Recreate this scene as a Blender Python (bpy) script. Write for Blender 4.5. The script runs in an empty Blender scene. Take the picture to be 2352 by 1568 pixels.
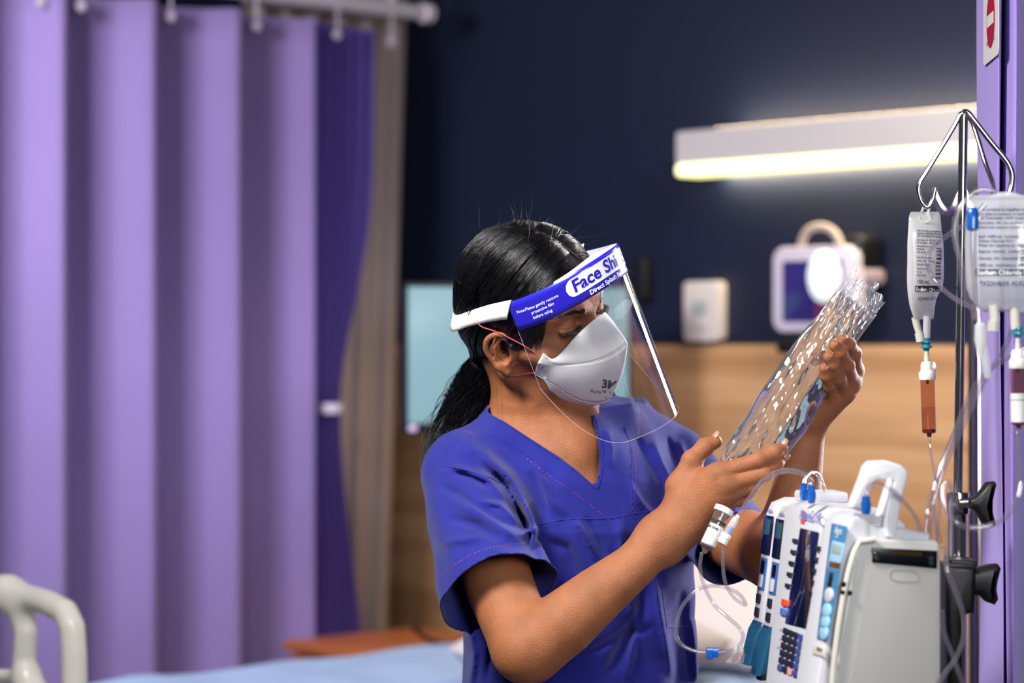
import bpy, bmesh, math, os, random
import numpy as np
from mathutils import Vector, Matrix

random.seed(7); rng = np.random.default_rng(7)
SC = bpy.context.scene
COL = SC.collection
FPX = 5553.0; CX, CY = 1176.0, 784.0; ZC = 1.45     # 85 mm lens on the 2352 px wide frame

# ------------------------------------------------------------------ camera, world, lights, exposure
cd = bpy.data.cameras.new('camera'); cam = bpy.data.objects.new('camera', cd); COL.objects.link(cam)
cam.location = (0, 0, ZC); cam.rotation_euler = (math.pi/2, 0, 0)
cd.sensor_width = 36; cd.lens = 36*FPX/2352; cd.clip_start = 0.05; cd.clip_end = 60
cd.dof.use_dof = True; cd.dof.focus_distance = 2.84; cd.dof.aperture_fstop = 3.4
SC.camera = cam
w = bpy.data.worlds.new('world'); SC.world = w; w.use_nodes = True
w.node_tree.nodes['Background'].inputs[0].default_value = (0.62, 0.7, 0.9, 1)
w.node_tree.nodes['Background'].inputs[1].default_value = 0.07

def area(name, loc, target, size, power, color=(1, 1, 1), sizey=None, spread=180):
    l = bpy.data.lights.new(name, 'AREA'); l.energy = power; l.color = color
    l.shape = 'RECTANGLE'; l.size = size; l.size_y = sizey or size; l.spread = math.radians(spread)
    o = bpy.data.objects.new(name, l); COL.objects.link(o); o.location = loc
    d = Vector(target)-Vector(loc); o.rotation_euler = d.to_track_quat('-Z', 'Y').to_euler()
    return o
area('key_softbox', (-0.75, 1.95, 2.68), (0.12, 2.95, 1.3), 0.6, 27, (1.0, 0.97, 0.93), None, 90)
area('rim_softbox', (1.34, 4.0, 1.85), (0.15, 2.9, 1.40), 0.46, 13, (1.0, 0.97, 0.96), 1.5, 70)
area('front_softbox', (0.7, 0.5, 2.0), (0.25, 2.9, 1.3), 0.8, 5.5, (0.95, 0.96, 1.0), None, 70)
area('curtain_light', (-1.50, 3.75, 2.3), (-0.75, 5.5, 1.35), 0.55, 21, (1.0, 0.96, 1.0), None, 120)
area('panel_light', (0.95, 3.9, 2.6), (0.85, 5.3, 1.0), 0.6, 9, (1.0, 0.9, 0.8), None, 100)
SC.view_settings.view_transform = 'Standard'; SC.view_settings.look = 'None'
SC.view_settings.exposure = 0.0; SC.view_settings.gamma = 1.0
SC.view_settings.use_curve_mapping = False
SC.cycles.max_bounces = 14; SC.cycles.transmission_bounces = 12; SC.cycles.transparent_max_bounces = 24
SC.cycles.diffuse_bounces = 3; SC.cycles.glossy_bounces = 4; SC.cycles.sample_clamp_indirect = 6.0
SC.cycles.caustics_refractive = False; SC.cycles.caustics_reflective = False
SC.cycles.use_denoising = True

# ------------------------------------------------------------------ helpers
def P(x, y, d):
    return np.array([(x-CX)/FPX*d, d, ZC-(y-CY)/FPX*d])
def pix(p):
    p = np.atleast_2d(p); return np.stack([CX+p[:, 0]/p[:, 1]*FPX, CY-(p[:, 2]-ZC)/p[:, 1]*FPX], 1)
def lin(c):
    if isinstance(c, str): c = [int(c[i:i+2], 16)/255 for i in (0, 2, 4)]
    return tuple((x/12.92 if x <= .04045 else ((x+.055)/1.055)**2.4) for x in c)
def unit(v):
    v = np.asarray(v, float); return v/np.linalg.norm(v)

MATS = {}
def mat(name, color='808080', rough=.5, metal=0, trans=0, ior=1.45, bump=0, bscale=200, var=0, vscale=5,
        sss=0, sssr=(1, .35, .2), sssc=.01, coat=0, emit=None, estr=1, aniso=0, alpha=1, sheen=0, spec=.5, stretch=(1, 1, 1)):
    if name in MATS: return MATS[name]
    m = bpy.data.materials.new(name); m.use_nodes = True; nt = m.node_tree
    b = nt.nodes['Principled BSDF']; I = b.inputs; c = lin(color)
    I['Base Color'].default_value = (*c, 1); I['Roughness'].default_value = rough; I['Metallic'].default_value = metal
    I['Transmission Weight'].default_value = trans; I['IOR'].default_value = ior
    I['Coat Weight'].default_value = coat; I['Alpha'].default_value = alpha; I['Sheen Weight'].default_value = sheen
    I['Specular IOR Level'].default_value = spec; I['Anisotropic'].default_value = aniso
    if sss:
        I['Subsurface Weight'].default_value = sss; I['Subsurface Radius'].default_value = sssr
        I['Subsurface Scale'].default_value = sssc
    if emit:
        I['Emission Color'].default_value = (*lin(emit), 1); I['Emission Strength'].default_value = estr
    if var or bump:
        tc = nt.nodes.new('ShaderNodeTexCoord'); mp = nt.nodes.new('ShaderNodeMapping')
        mp.inputs['Scale'].default_value = stretch
        nt.links.new(tc.outputs['Object'], mp.inputs['Vector'])
    if var:
        n = nt.nodes.new('ShaderNodeTexNoise'); n.inputs['Scale'].default_value = vscale; n.inputs['Detail'].default_value = 4
        nt.links.new(mp.outputs[0], n.inputs['Vector'])
        r = nt.nodes.new('ShaderNodeValToRGB'); r.color_ramp.elements[0].position = .3; r.color_ramp.elements[1].position = .7
        r.color_ramp.elements[0].color = (*[x*(1-var) for x in c], 1); r.color_ramp.elements[1].color = (*[min(1, x*(1+var)) for x in c], 1)
        nt.links.new(n.outputs['Fac'], r.inputs['Fac']); nt.links.new(r.outputs['Color'], I['Base Color'])
    if bump:
        n = nt.nodes.new('ShaderNodeTexNoise'); n.inputs['Scale'].default_value = bscale; n.inputs['Detail'].default_value = 3
        nt.links.new(mp.outputs[0], n.inputs['Vector'])
        bp = nt.nodes.new('ShaderNodeBump'); bp.inputs['Strength'].default_value = bump; bp.inputs['Distance'].default_value = .002
        nt.links.new(n.outputs['Fac'], bp.inputs['Height']); nt.links.new(bp.outputs['Normal'], I['Normal'])
    MATS[name] = m; return m

def film_mat(name, tint=(1, 1, 1), ior=1.5, rough=.02, haze=0., hazec=(.9, .9, .9), gloss=1.0):
    """thin clear plastic: see-through with a Fresnel reflection"""
    if name in MATS: return MATS[name]
    m = bpy.data.materials.new(name); m.use_nodes = True; nt = m.node_tree; nt.nodes.clear(); N = nt.nodes.new
    out = N('ShaderNodeOutputMaterial'); t = N('ShaderNodeBsdfTransparent'); g = N('ShaderNodeBsdfGlossy'); f = N('ShaderNodeFresnel')
    t.inputs[0].default_value = (*tint, 1); g.inputs['Roughness'].default_value = rough; g.inputs[0].default_value = (gloss,)*3+(1,)
    ge = N('ShaderNodeNewGeometry'); mr = N('ShaderNodeMapRange'); mr.inputs['To Min'].default_value = ior; mr.inputs['To Max'].default_value = 1/ior
    nt.links.new(ge.outputs['Backfacing'], mr.inputs['Value']); nt.links.new(mr.outputs[0], f.inputs[0]); mx = N('ShaderNodeMixShader')
    if haze:
        d = N('ShaderNodeBsdfDiffuse'); d.inputs[0].default_value = (*hazec, 1); mh = N('ShaderNodeMixShader'); mh.inputs[0].default_value = haze
        tl = N('ShaderNodeBsdfTranslucent'); tl.inputs[0].default_value = (*hazec, 1); md = N('ShaderNodeMixShader'); md.inputs[0].default_value = .5
        nt.links.new(d.outputs[0], md.inputs[1]); nt.links.new(tl.outputs[0], md.inputs[2])
        nt.links.new(t.outputs[0], mh.inputs[1]); nt.links.new(md.outputs[0], mh.inputs[2]); base = mh
    else: base = t
    nt.links.new(f.outputs[0], mx.inputs[0]); nt.links.new(base.outputs[0], mx.inputs[1]); nt.links.new(g.outputs[0], mx.inputs[2])
    nt.links.new(mx.outputs[0], out.inputs[0]); MATS[name] = m; return m

def mesh_obj(name, V, F, m=None, parent=None, smooth=True, sharp=None, kind=None):
    me = bpy.data.meshes.new(name)
    V = np.asarray(V, np.float32)
    if isinstance(F, np.ndarray):
        n = len(F); k = F.shape[1]
        me.vertices.add(len(V)); me.vertices.foreach_set('co', V.ravel())
        me.loops.add(n*k); me.loops.foreach_set('vertex_index', F.astype(np.int32).ravel())
        me.polygons.add(n); me.polygons.foreach_set('loop_start', (np.arange(n)*k).astype(np.int32))
        me.update(calc_edges=True); me.validate()
    else:
        me.from_pydata([tuple(map(float, v)) for v in V], [], [tuple(map(int, f)) for f in F]); me.update()
    if smooth:
        me.shade_smooth()
        if sharp: me.set_sharp_from_angle(angle=math.radians(sharp))
    o = bpy.data.objects.new(name, me); COL.objects.link(o)
    if m: me.materials.append(m)
    if parent: o.parent = parent
    if kind: o['kind'] = kind
    return o

class MB:
    """collects shapes into one mesh"""
    def __init__(s): s.V = []; s.F = []; s.n = 0
    def add(s, V, F):
        s.V.append(np.asarray(V, float).reshape(-1, 3)); s.F += [tuple(i+s.n for i in f) for f in F]; s.n += len(s.V[-1]); return s
    def build(s, name, m=None, parent=None, smooth=True, sharp=40, kind=None):
        return mesh_obj(name, np.concatenate(s.V), s.F, m, parent, smooth, sharp, kind)
    def prism(s, poly, o, ax, ay, az, h, bevel=0, seg=2):
        """2-D polygon in (ax, ay) extruded by h along az from o, rims rounded"""
        poly = np.asarray(poly, float); n = len(poly)
        rings = []
        def inset(d):
            e1 = poly-np.roll(poly, 1, 0); e2 = np.roll(poly, -1, 0)-poly
            ar = .5*np.sum(poly[:, 0]*np.roll(poly[:, 1], -1)-poly[:, 1]*np.roll(poly[:, 0], -1)); sg = 1 if ar > 0 else -1
            n1 = sg*np.stack([-e1[:, 1], e1[:, 0]], 1)/np.maximum(np.linalg.norm(e1, axis=1), 1e-9)[:, None]
            n2 = sg*np.stack([-e2[:, 1], e2[:, 0]], 1)/np.maximum(np.linalg.norm(e2, axis=1), 1e-9)[:, None]
            b = n1+n2; L = np.maximum(np.linalg.norm(b, axis=1), .5)[:, None]; b = b/L
            c = np.maximum(np.sum(b*n1, 1), .5)[:, None]
            return poly+b*d/c
        if bevel:
            for i in range(seg+1):
                t = math.pi/2*i/seg; rings.append((inset(bevel*(1-math.sin(t))), bevel*(1-math.cos(t))))
            for i in range(seg, -1, -1):
                t = math.pi/2*i/seg; rings.append((inset(bevel*(1-math.sin(t))), h-bevel*(1-math.cos(t))))
        else: rings = [(poly, 0), (poly, h)]
        o, ax, ay, az = map(np.asarray, (o, ax, ay, az)); V = []
        for q, z in rings: V += [o+ax*a+ay*b+az*z for a, b in q]
        F = []
        for r in range(len(rings)-1):
            for i in range(n):
                j = (i+1) % n; F.append((r*n+i, r*n+j, (r+1)*n+j, (r+1)*n+i))
        F.append(tuple(range(n-1, -1, -1))); F.append(tuple(range((len(rings)-1)*n, len(rings)*n)))
        return s.add(V, F)
    def box(s, c, size, ax=(1, 0, 0), ay=(0, 1, 0), az=(0, 0, 1), bevel=0, rad=0):
        hx, hy, hz = [q/2 for q in size]
        c = np.asarray(c, float)
        return s.prism(rrect(2*hx, 2*hy, rad), c-np.asarray(az)*hz, ax, ay, az, 2*hz, bevel)
    def tube(s, pts, r, sides=10, caps=True, flat=None):
        pts = np.asarray(pts, float); n = len(pts); r = np.broadcast_to(np.asarray(r, float), (n,))
        T = np.gradient(pts, axis=0); T /= np.maximum(np.linalg.norm(T, axis=1), 1e-9)[:, None]
        up = np.array([0, 0, 1.]) if abs(T[0][2]) < .9 else np.array([1., 0, 0])
        u = np.cross(T[0], up); u /= np.linalg.norm(u); V = []
        for i in range(n):
            u = u-T[i]*np.dot(u, T[i]); u /= np.linalg.norm(u); v = np.cross(T[i], u)
            for k in range(sides):
                a = 2*math.pi*k/sides; V.append(pts[i]+r[i]*(u*math.cos(a)+v*math.sin(a)*(flat or 1)))
        F = [(i*sides+k, i*sides+(k+1) % sides, (i+1)*sides+(k+1) % sides, (i+1)*sides+k) for i in range(n-1) for k in range(sides)]
        if caps: F += [tuple(range(sides-1, -1, -1)), tuple(range((n-1)*sides, n*sides))]
        return s.add(V, F)
    def lathe(s, prof, o, axis=(0, 0, 1), sides=24, xdir=None, sx=1., sy=1.):
        """prof: (radius, height) pairs about axis from o"""
        az = unit(axis); ref = np.array([1., 0, 0]) if abs(az[0]) < .9 else np.array([0, 1., 0])
        ax = unit(np.cross(np.cross(az, xdir if xdir is not None else ref), az)); ay = np.cross(az, ax); V = []
        for r, h in prof:
            for k in range(sides):
                a = 2*math.pi*k/sides; V.append(np.asarray(o)+az*h+ax*r*sx*math.cos(a)+ay*r*sy*math.sin(a))
        n = len(prof)
        F = [(i*sides+k, i*sides+(k+1) % sides, (i+1)*sides+(k+1) % sides, (i+1)*sides+k) for i in range(n-1) for k in range(sides)]
        F += [tuple(range(sides-1, -1, -1)), tuple(range((n-1)*sides, n*sides))]
        return s.add(V, F)
    def grid(s, G, closed_u=False):
        G = np.asarray(G, float); a, b = G.shape[:2]
        F = [(i*b+j, i*b+(j+1), ((i+1) % a)*b+j+1, ((i+1) % a)*b+j) for i in range(a if closed_u else a-1) for j in range(b-1)]
        return s.add(G.reshape(-1, 3), F)

def rrect(w, h, r, n=5):
    if r <= 0: return [(-w/2, -h/2), (w/2, -h/2), (w/2, h/2), (-w/2, h/2)]
    out = []
    for cx, cy, a0 in ((w/2-r, -h/2+r, -90), (w/2-r, h/2-r, 0), (-w/2+r, h/2-r, 90), (-w/2+r, -h/2+r, 180)):
        for i in range(n+1):
            a = math.radians(a0+90*i/n); out.append((cx+r*math.cos(a), cy+r*math.sin(a)))
    return out
def spline(pts, n=12):
    """Catmull-Rom through the points"""
    p = np.asarray(pts, float); p = np.vstack([2*p[0]-p[1], p, 2*p[-1]-p[-2]]); out = []
    for i in range(1, len(p)-2):
        for k in range(n):
            t = k/n; out.append(.5*((2*p[i])+(-p[i-1]+p[i+1])*t+(2*p[i-1]-5*p[i]+4*p[i+1]-p[i+2])*t*t+(-p[i-1]+3*p[i]-3*p[i+1]+p[i+2])*t**3))
    out.append(p[-2]); return np.array(out)
def tag(o, label, cat, group=None):
    o['label'] = label; o['category'] = cat
    if group: o['group'] = group
    return o
def empty(name, loc=(0, 0, 0)):
    o = bpy.data.objects.new(name, None); COL.objects.link(o); o.location = tuple(map(float, loc)); o.empty_display_size = .05
    return o
def adopt(root, *kids):
    """parent world-space meshes to a root keeping them where they are"""
    for k in kids:
        k.parent = root; k.matrix_parent_inverse = Matrix.Translation(root.location).inverted()
def solidify(o, t, off=0):
    md = o.modifiers.new('s', 'SOLIDIFY'); md.thickness = t; md.offset = off; return o
def text_mesh(body, size, bold=0, align='LEFT', spacing=1.0, line=1.0):
    """2-D verts and faces of lettering, letter height set by size"""
    c = bpy.data.curves.new('t', 'FONT'); c.body = body; c.size = size; c.offset = bold; c.align_x = align
    c.space_character = spacing; c.space_line = line; c.resolution_u = 3
    o = bpy.data.objects.new('t', c); COL.objects.link(o)
    dg = bpy.context.evaluated_depsgraph_get(); me = o.evaluated_get(dg).to_mesh()
    V = np.array([v.co[:] for v in me.vertices]); F = [tuple(p.vertices) for p in me.polygons]
    bpy.data.objects.remove(o); bpy.data.curves.remove(c)
    return V, F
def write(mb, body, o, ax, ay, size, bold=0, align='LEFT', n=None, lift=.0004, **k):
    V, F = text_mesh(body, size, bold, align, **k)
    if not len(V): return
    o, ax, ay = map(np.asarray, (o, ax, ay)); n = unit(np.cross(ax, ay)) if n is None else np.asarray(n)
    mb.add(o+V[:, :1]*ax+V[:, 1:2]*ay+n*lift, F)

# ------------------------------------------------------------------ signed-distance modelling
def cap(a, b, ra, rb=None):
    a = np.asarray(a, float); b = np.asarray(b, float); rb = ra if rb is None else rb; ba = b-a; L = max(ba@ba, 1e-12)
    def f(p):
        pa = p-a; h = np.clip(pa@ba/L, 0, 1); q = pa-h[:, None]*ba
        return np.sqrt(np.einsum('ij,ij->i', q, q))-(ra+(rb-ra)*h)
    return f
def chain(pts, rs):
    fs = [cap(pts[i], pts[i+1], rs[i], rs[i+1]) for i in range(len(pts)-1)]
    def f(p):
        d = fs[0](p)
        for g in fs[1:]: d = np.minimum(d, g(p))
        return d
    return f
def ell(c, r, R=None):
    c = np.asarray(c, float); r = np.asarray(r, float)
    def f(p):
        q = p-c
        if R is not None: q = q@R
        a = q/r; k0 = np.sqrt(np.einsum('ij,ij->i', a, a))+1e-9; b = a/r; k1 = np.sqrt(np.einsum('ij,ij->i', b, b))+1e-9
        return k0*(k0-1)/k1
    return f
def rbox(c, h, rad, R=None):
    c = np.asarray(c, float); h = np.asarray(h, float)-rad
    def f(p):
        q = p-c
        if R is not None: q = q@R
        q = np.abs(q)-h
        return np.linalg.norm(np.maximum(q, 0), axis=1)+np.minimum(q.max(1), 0)-rad
    return f
def smin(a, b, k):
    h = np.clip(.5+.5*(b-a)/k, 0, 1); return b*(1-h)+a*h-k*h*(1-h)
def run(ops, p, skip=None):
    d = None
    for i, (kd, f, k) in enumerate(ops):
        if skip is not None and not skip[i]: continue
        v = f(p)
        if kd == 'u': d = v if d is None else smin(v, d, k)
        elif d is not None: d = -smin(-d, v, k)      # 's': carve
    return np.full(len(p), 1.) if d is None else d
def group(ops, R=None, o=None):
    """ops in the frame with axes R (columns) and origin o"""
    def f(p):
        q = p if o is None else (p-o)@R
        return run(ops, q)
    return f
def polygonize(ops, lo, hi, s, disp=None, dmax=0., proj=2):
    B = 16; h = B*s; lo = np.asarray(lo, float); nb = np.ceil((np.asarray(hi)-lo)/h).astype(int)
    g = np.stack(np.meshgrid(*[np.arange(n) for n in nb], indexing='ij'), -1).reshape(-1, 3)
    C = lo+(g+.5)*h; hd = h*math.sqrt(3)/2
    D = np.stack([f(C) for _, f, _ in ops]); full = run(ops, C)
    keep = np.abs(full) < hd*1.35+dmax
    g, C, D = g[keep], C[keep], D[:, keep]
    isu = np.array([k == 'u' for k, _, _ in ops]); ks = np.array([k for _, _, k in ops])
    dm = np.where(isu[:, None], D, 9).min(0)
    mask = np.where(isu[:, None], D < dm+2.7*hd+ks[:, None], D < 1.5*hd+ks[:, None]+dmax)
    loc = np.stack(np.meshgrid(*[np.arange(B+1)]*3, indexing='ij'), -1).reshape(-1, 3).astype(float)*s
    N = (nb*B+2).astype(np.int64); allk, allv, quads = [], [], []
    def key(i): return (i[..., 0]*N[1]+i[..., 1])*N[2]+i[..., 2]
    ev = lambda p, m: run(ops, p, m) if disp is None else run(ops, p, m)+disp(p)
    for b in range(len(g)):
        m = mask[:, b]; o = lo+g[b]*h; p = o+loc; f = ev(p, m).reshape(B+1, B+1, B+1)
        if f.min() > 0 or f.max() < 0: continue
        sg = f < 0; base = g[b]*B
        # cell vertices
        acc = np.zeros((B, B, B, 3)); cnt = np.zeros((B, B, B))
        for ax in range(3):
            a = [slice(0, B+1)]*3; c = [slice(0, B+1)]*3; a[ax] = slice(0, B); c[ax] = slice(1, B+1)
            f0, f1 = f[tuple(a)], f[tuple(c)]; cr = (f0 < 0) != (f1 < 0)
            t = np.where(cr, f0/np.where(cr, f0-f1, 1), 0)
            o1, o2 = [i for i in range(3) if i != ax]
            for d1 in (0, 1):
                for d2 in (0, 1):
                    sl = [None]*3; sl[ax] = slice(0, B); sl[o1] = slice(d1, d1+B); sl[o2] = slice(d2, d2+B)
                    cc = cr[tuple(sl)]; acc[..., ax] += np.where(cc, t[tuple(sl)], 0)
                    acc[..., o1] += cc*d1; acc[..., o2] += cc*d2; cnt += cc
            idx = np.argwhere(cr)
            ok = (idx[:, o1] < B) & (idx[:, o2] < B); idx = idx[ok]
            if len(idx):
                gi = idx+base; q = []
                for d1, d2 in ((0, 0), (1, 0), (1, 1), (0, 1)):
                    e = gi.copy(); e[:, o1] -= d1; e[:, o2] -= d2; q.append(e)
                neg = f0[tuple(idx.T)] < 0
                if ax == 1: neg = ~neg
                K = np.stack([key(e) for e in q], 1); bad = (np.stack(q, 1) < 0).any((1, 2))
                K[~neg] = K[~neg][:, ::-1]; quads.append(K[~bad])
        act = np.argwhere(cnt > 0)
        if not len(act): continue
        v = o+(act+acc[tuple(act.T)]/cnt[tuple(act.T)][:, None])*s
        for _ in range(proj):
            e = s*.35; f0 = ev(v, m)
            G = np.stack([ev(v+np.eye(3)[i]*e, m)-f0 for i in range(3)], 1)/e
            v = v-np.clip(f0/np.maximum((G*G).sum(1), .3), -s*.6, s*.6)[:, None]*G
        allk.append(key(act+base)); allv.append(v)
    K = np.concatenate(allk); V = np.concatenate(allv); Q = np.concatenate(quads)
    od = np.argsort(K); K = K[od]; V = V[od]
    ix = np.searchsorted(K, Q); ix = np.clip(ix, 0, len(K)-1); ok = (K[ix] == Q).all(1)
    return V, ix[ok]
def trim(V, F, g, snap=3):
    """drop faces wholly where g>0 and slide the rim onto g=0"""
    val = g(V); kf = ~(val[F] > 0).all(1); F = F[kf]
    e = 2e-4
    out = val > 0; used = np.zeros(len(V), bool); used[F.ravel()] = True; m = out & used; idx = np.where(m)[0]
    for _ in range(snap):
        v = V[idx]; f0 = g(v); G = np.stack([g(v+np.eye(3)[i]*e)-f0 for i in range(3)], 1)/e
        V[idx] = v-(f0/np.maximum((G*G).sum(1), .2))[:, None]*G
    new = -np.ones(len(V), int); ui = np.where(used)[0]; new[ui] = np.arange(len(ui))
    return V[ui], new[F]
# ------------------------------------------------------------------ the room
Wd = np.array([-.682, .732, 0]); Wn = np.array([-.732, -.682, 0]); Cd = -Wn
W0 = np.array([(1545-CX)/FPX*5.67, 5.67, 0])
def ray_plane(x, y, p0, n, off=0.):
    r = np.array([(x-CX)/FPX, 1, -(y-CY)/FPX]); c = np.array([0, 0, ZC]); return c+r*((off+np.dot(n, np.asarray(p0, float)-c))/np.dot(n, r))
def wall_pt(x, y, off=0.): return ray_plane(x, y, W0, Wn, off)
UZ = np.array([0, 0, 1.])
navy = mat('navy_paint', '101C38', .55, bump=.15, bscale=90, var=.06, vscale=2)
def room_box(name, a, b, z0, z1, m, kind='structure', off=0., t=.06):
    """slab along the wall line between two offsets a..b from W0, standing off the wall"""
    c = W0+Wd*(a+b)/2+Wn*(off+t/2); c[2] = (z0+z1)/2
    return MB().box(c, (abs(b-a), t, z1-z0), Wd, Wn, UZ, .002).build(name, m, kind=kind, sharp=30)
room_box('wall_back', -4.2, 3.2, 1.448, 2.75, navy, off=-.10, t=.10)
# oak veneer dado
oak = bpy.data.materials.new('oak_veneer'); oak.use_nodes = True; nt = oak.node_tree; b_ = nt.nodes['Principled BSDF']; b_.inputs['Roughness'].default_value = .45
tc = nt.nodes.new('ShaderNodeTexCoord'); mp_ = nt.nodes.new('ShaderNodeMapping'); mp_.inputs['Scale'].default_value = (.5, .5, 9)
n_ = nt.nodes.new('ShaderNodeTexNoise'); n_.inputs['Scale'].default_value = 2.2; n_.inputs['Detail'].default_value = 7; n_.inputs['Distortion'].default_value = .6
r_ = nt.nodes.new('ShaderNodeValToRGB'); e_ = r_.color_ramp.elements; e_[0].position = .32; e_[0].color = (*lin('A87A50'), 1); e_[1].position = .68; e_[1].color = (*lin('CDA275'), 1)
nt.links.new(tc.outputs['Object'], mp_.inputs[0]); nt.links.new(mp_.outputs[0], n_.inputs[0]); nt.links.new(n_.outputs['Fac'], r_.inputs[0]); nt.links.new(r_.outputs[0], b_.inputs[0])
room_box('wall_back_panelling', -4.2, 3.2, .10, 1.442, oak, off=-.10, t=.112)
room_box('baseboard_back', -4.2, 3.2, 0, .10, mat('skirting', '3A3F4A', .5), off=-.10, t=.125)
room_box('trim_1', -4.2, 3.2, 1.441, 1.45, mat('trim_dark', '20222B', .5), off=-.10, t=.106)  # thin dark strip between navy wall and oak panelling
MB().box((0, 3.5, -.03), (11, 11, .06)).build('floor', mat('vinyl_floor', '8E8A86', .35, var=.05, vscale=8), kind='structure')
MB().box((0, 3.5, 2.78), (11, 11, .06)).build('ceiling', mat('ceiling_paint', 'D8D8D8', .8), kind='structure')
cl = W0+Wd*3.2; 
# ---- overbed light
lp = wall_pt(1549, 350, .115); s_l = (lp-W0)@Wd
light = empty('overbed_light', wall_pt(1900, 330, .02)); tag(light, 'long white bar light with glowing lower strip mounted high on navy wall', 'light')
ztop, zbot = wall_pt(1549, 302, .115)[2], wall_pt(1556, 406, .115)[2]
o0 = W0+Wd*s_l; L_ = 1.25
h_ = ztop-zbot
def lbar(name, z0, z1, t0, t1, m, rad=.012, ins=0.):
    prof = [(a, b) for a, b in rrect(t1-t0, z1-z0, rad, 6)]
    c = o0+Wn*((t0+t1)/2)-Wd*ins; c[2] = (z0+z1)/2
    return MB().prism(prof, c, Wn, UZ, -Wd, L_-ins, min(rad, .012)*.9, 5).build(name, m, sharp=35)
hs = lbar('housing', zbot+.026, ztop, .03, .115, mat('light_housing', 'DAD6D8', .5), .010)
df = lbar('diffuser', zbot, zbot+.030, .032, .118, mat('diffuser_glow', 'FFFFE0', .5, emit='FFF7A8', estr=1.7), .011, .002)
up = lbar('uplight_strip', ztop-.002, ztop+.004, .035, .075, mat('uplight_glow', 'FFF4E0', .5, emit='FFE0B4', estr=30), .002, .09)
bk = lbar('wall_bracket', zbot+.03, ztop-.02, 0, .034, mat('bracket_grey', '9A9AA0', .5), .003, .1)
dn_ = lbar('downlight_strip', zbot+.006, zbot+.02, .012, .03, mat('downlight_glow', 'FFF4D0', .5, emit='FFE6B8', estr=60), .002, .05)
adopt(light, hs, df, up, bk, dn_)
# ---- wall call point
def wall_box(name, x0, y0, x1, y1, t, m, rad=.01, off=0., bevel=.003):
    a, b = wall_pt(x0, y0, off+t), wall_pt(x1, y1, off+t); wd = abs((b-a)@Wd); c = (a+b)/2
    return MB().prism(rrect(wd, abs(a[2]-b[2]), rad, 6), c-Wn*t, -Wd, UZ, Wn, t, bevel).build(name, m, sharp=35)
cp = wall_box('nurse_call_point', 1569, 647, 1650, 783, .03, mat('ivory_plastic', 'DAD2CE', .4), .012)
tag(cp, 'upright white rounded call point on the navy wall above the oak panelling', 'wall panel')
k1 = wall_box('display', 1590, 690, 1622, 722, .003, mat('lcd_grey', 'A9B4B8', .3), .002, .03, .001)
k2 = wall_box('button', 1600, 740, 1626, 760, .004, mat('button_grey', 'C7C0BE', .4), .003, .03, .001)
for k in (k1, k2): k.parent = cp
# ---- vital signs monitor on the wall
vm = empty('wall_monitor', wall_pt(1860, 665, .05)); tag(vm, 'white framed wall monitor with dark violet screen and oval white glare spot', 'monitor')
fr = wall_box('monitor_frame', 1773, 568, 1958, 762, .05, mat('monitor_white', 'D9D0E2', .35), .03, .05, .006)
scn = wall_box('screen', 1797, 600, 1934, 738, .003, mat('violet_screen', '2E2666', .15, emit='2E2A6E', estr=.35, coat=.5), .004, .10, .001)
rd = wall_box('status_field', 1872, 690, 1925, 735, .002, mat('screen_field', '6A2A50', .2, emit='6A2A50', estr=.25), .002, .1035, .0005)
pt = wall_pt(1893, 636, .13)
glareo = MB().lathe([(.001, .028), (.019, .026), (.033, .018), (.038, .006), (.038, -.006), (.026, -.016), (.001, -.02)], pt, unit(np.array([-.35, -1, .1])), 32, sx=.95, sy=1.5).build('glare_oval', mat('glare_glow', 'F2FAFB', .2, emit='DDF4F8', estr=.45), sharp=None)  # glowing white oval modelled in place of glare on the monitor
brk = wall_box('bracket', 1810, 600, 1900, 700, .05, mat('bracket_dark', '15161C', .5), .01, 0, .003)
adopt(vm, fr, scn, rd, glareo, brk)
hs_ = empty('coiled_handset', wall_pt(1940, 590, .06)); tag(hs_, 'black instrument holder with looped beige hose beside the wall monitor', 'handset')
lo = [wall_pt(1845, 590, .07), wall_pt(1842, 555, .08), wall_pt(1858, 528, .09), wall_pt(1885, 520, .09), wall_pt(1912, 530, .09), wall_pt(1930, 560, .09), wall_pt(1936, 600, .08)]
hose = MB().tube(spline(lo, 6), .0085, 12).build('hose', mat('beige_hose', 'C9B8AC', .5))
blk = wall_box('holder', 1935, 540, 1980, 625, .07, mat('holder_black', '0E0F14', .4), .015, 0, .006)
blk2 = wall_box('holder_clip', 1950, 560, 1966, 602, .01, mat('clip_grey', '4A4C58', .3), .004, .07, .002)
blk3 = wall_box('holder_tray', 1936, 618, 1994, 655, .06, mat('tray_mauve', 'A394A0', .45), .012, 0, .005)
adopt(hs_, hose, blk, blk2, blk3)
pw = wall_box('power_pack', 1782, 775, 1835, 812, .06, mat('holder_black'), .01, 0, .004); tag(pw, 'small black power pack hanging below the wall monitor', 'power pack')
sk = wall_box('wall_socket', 1452, 592, 1482, 690, .03, mat('socket_dark', '0B0E18', .5), .006); tag(sk, 'dark narrow fitting on the navy wall left of the call point', 'wall fitting')
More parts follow.
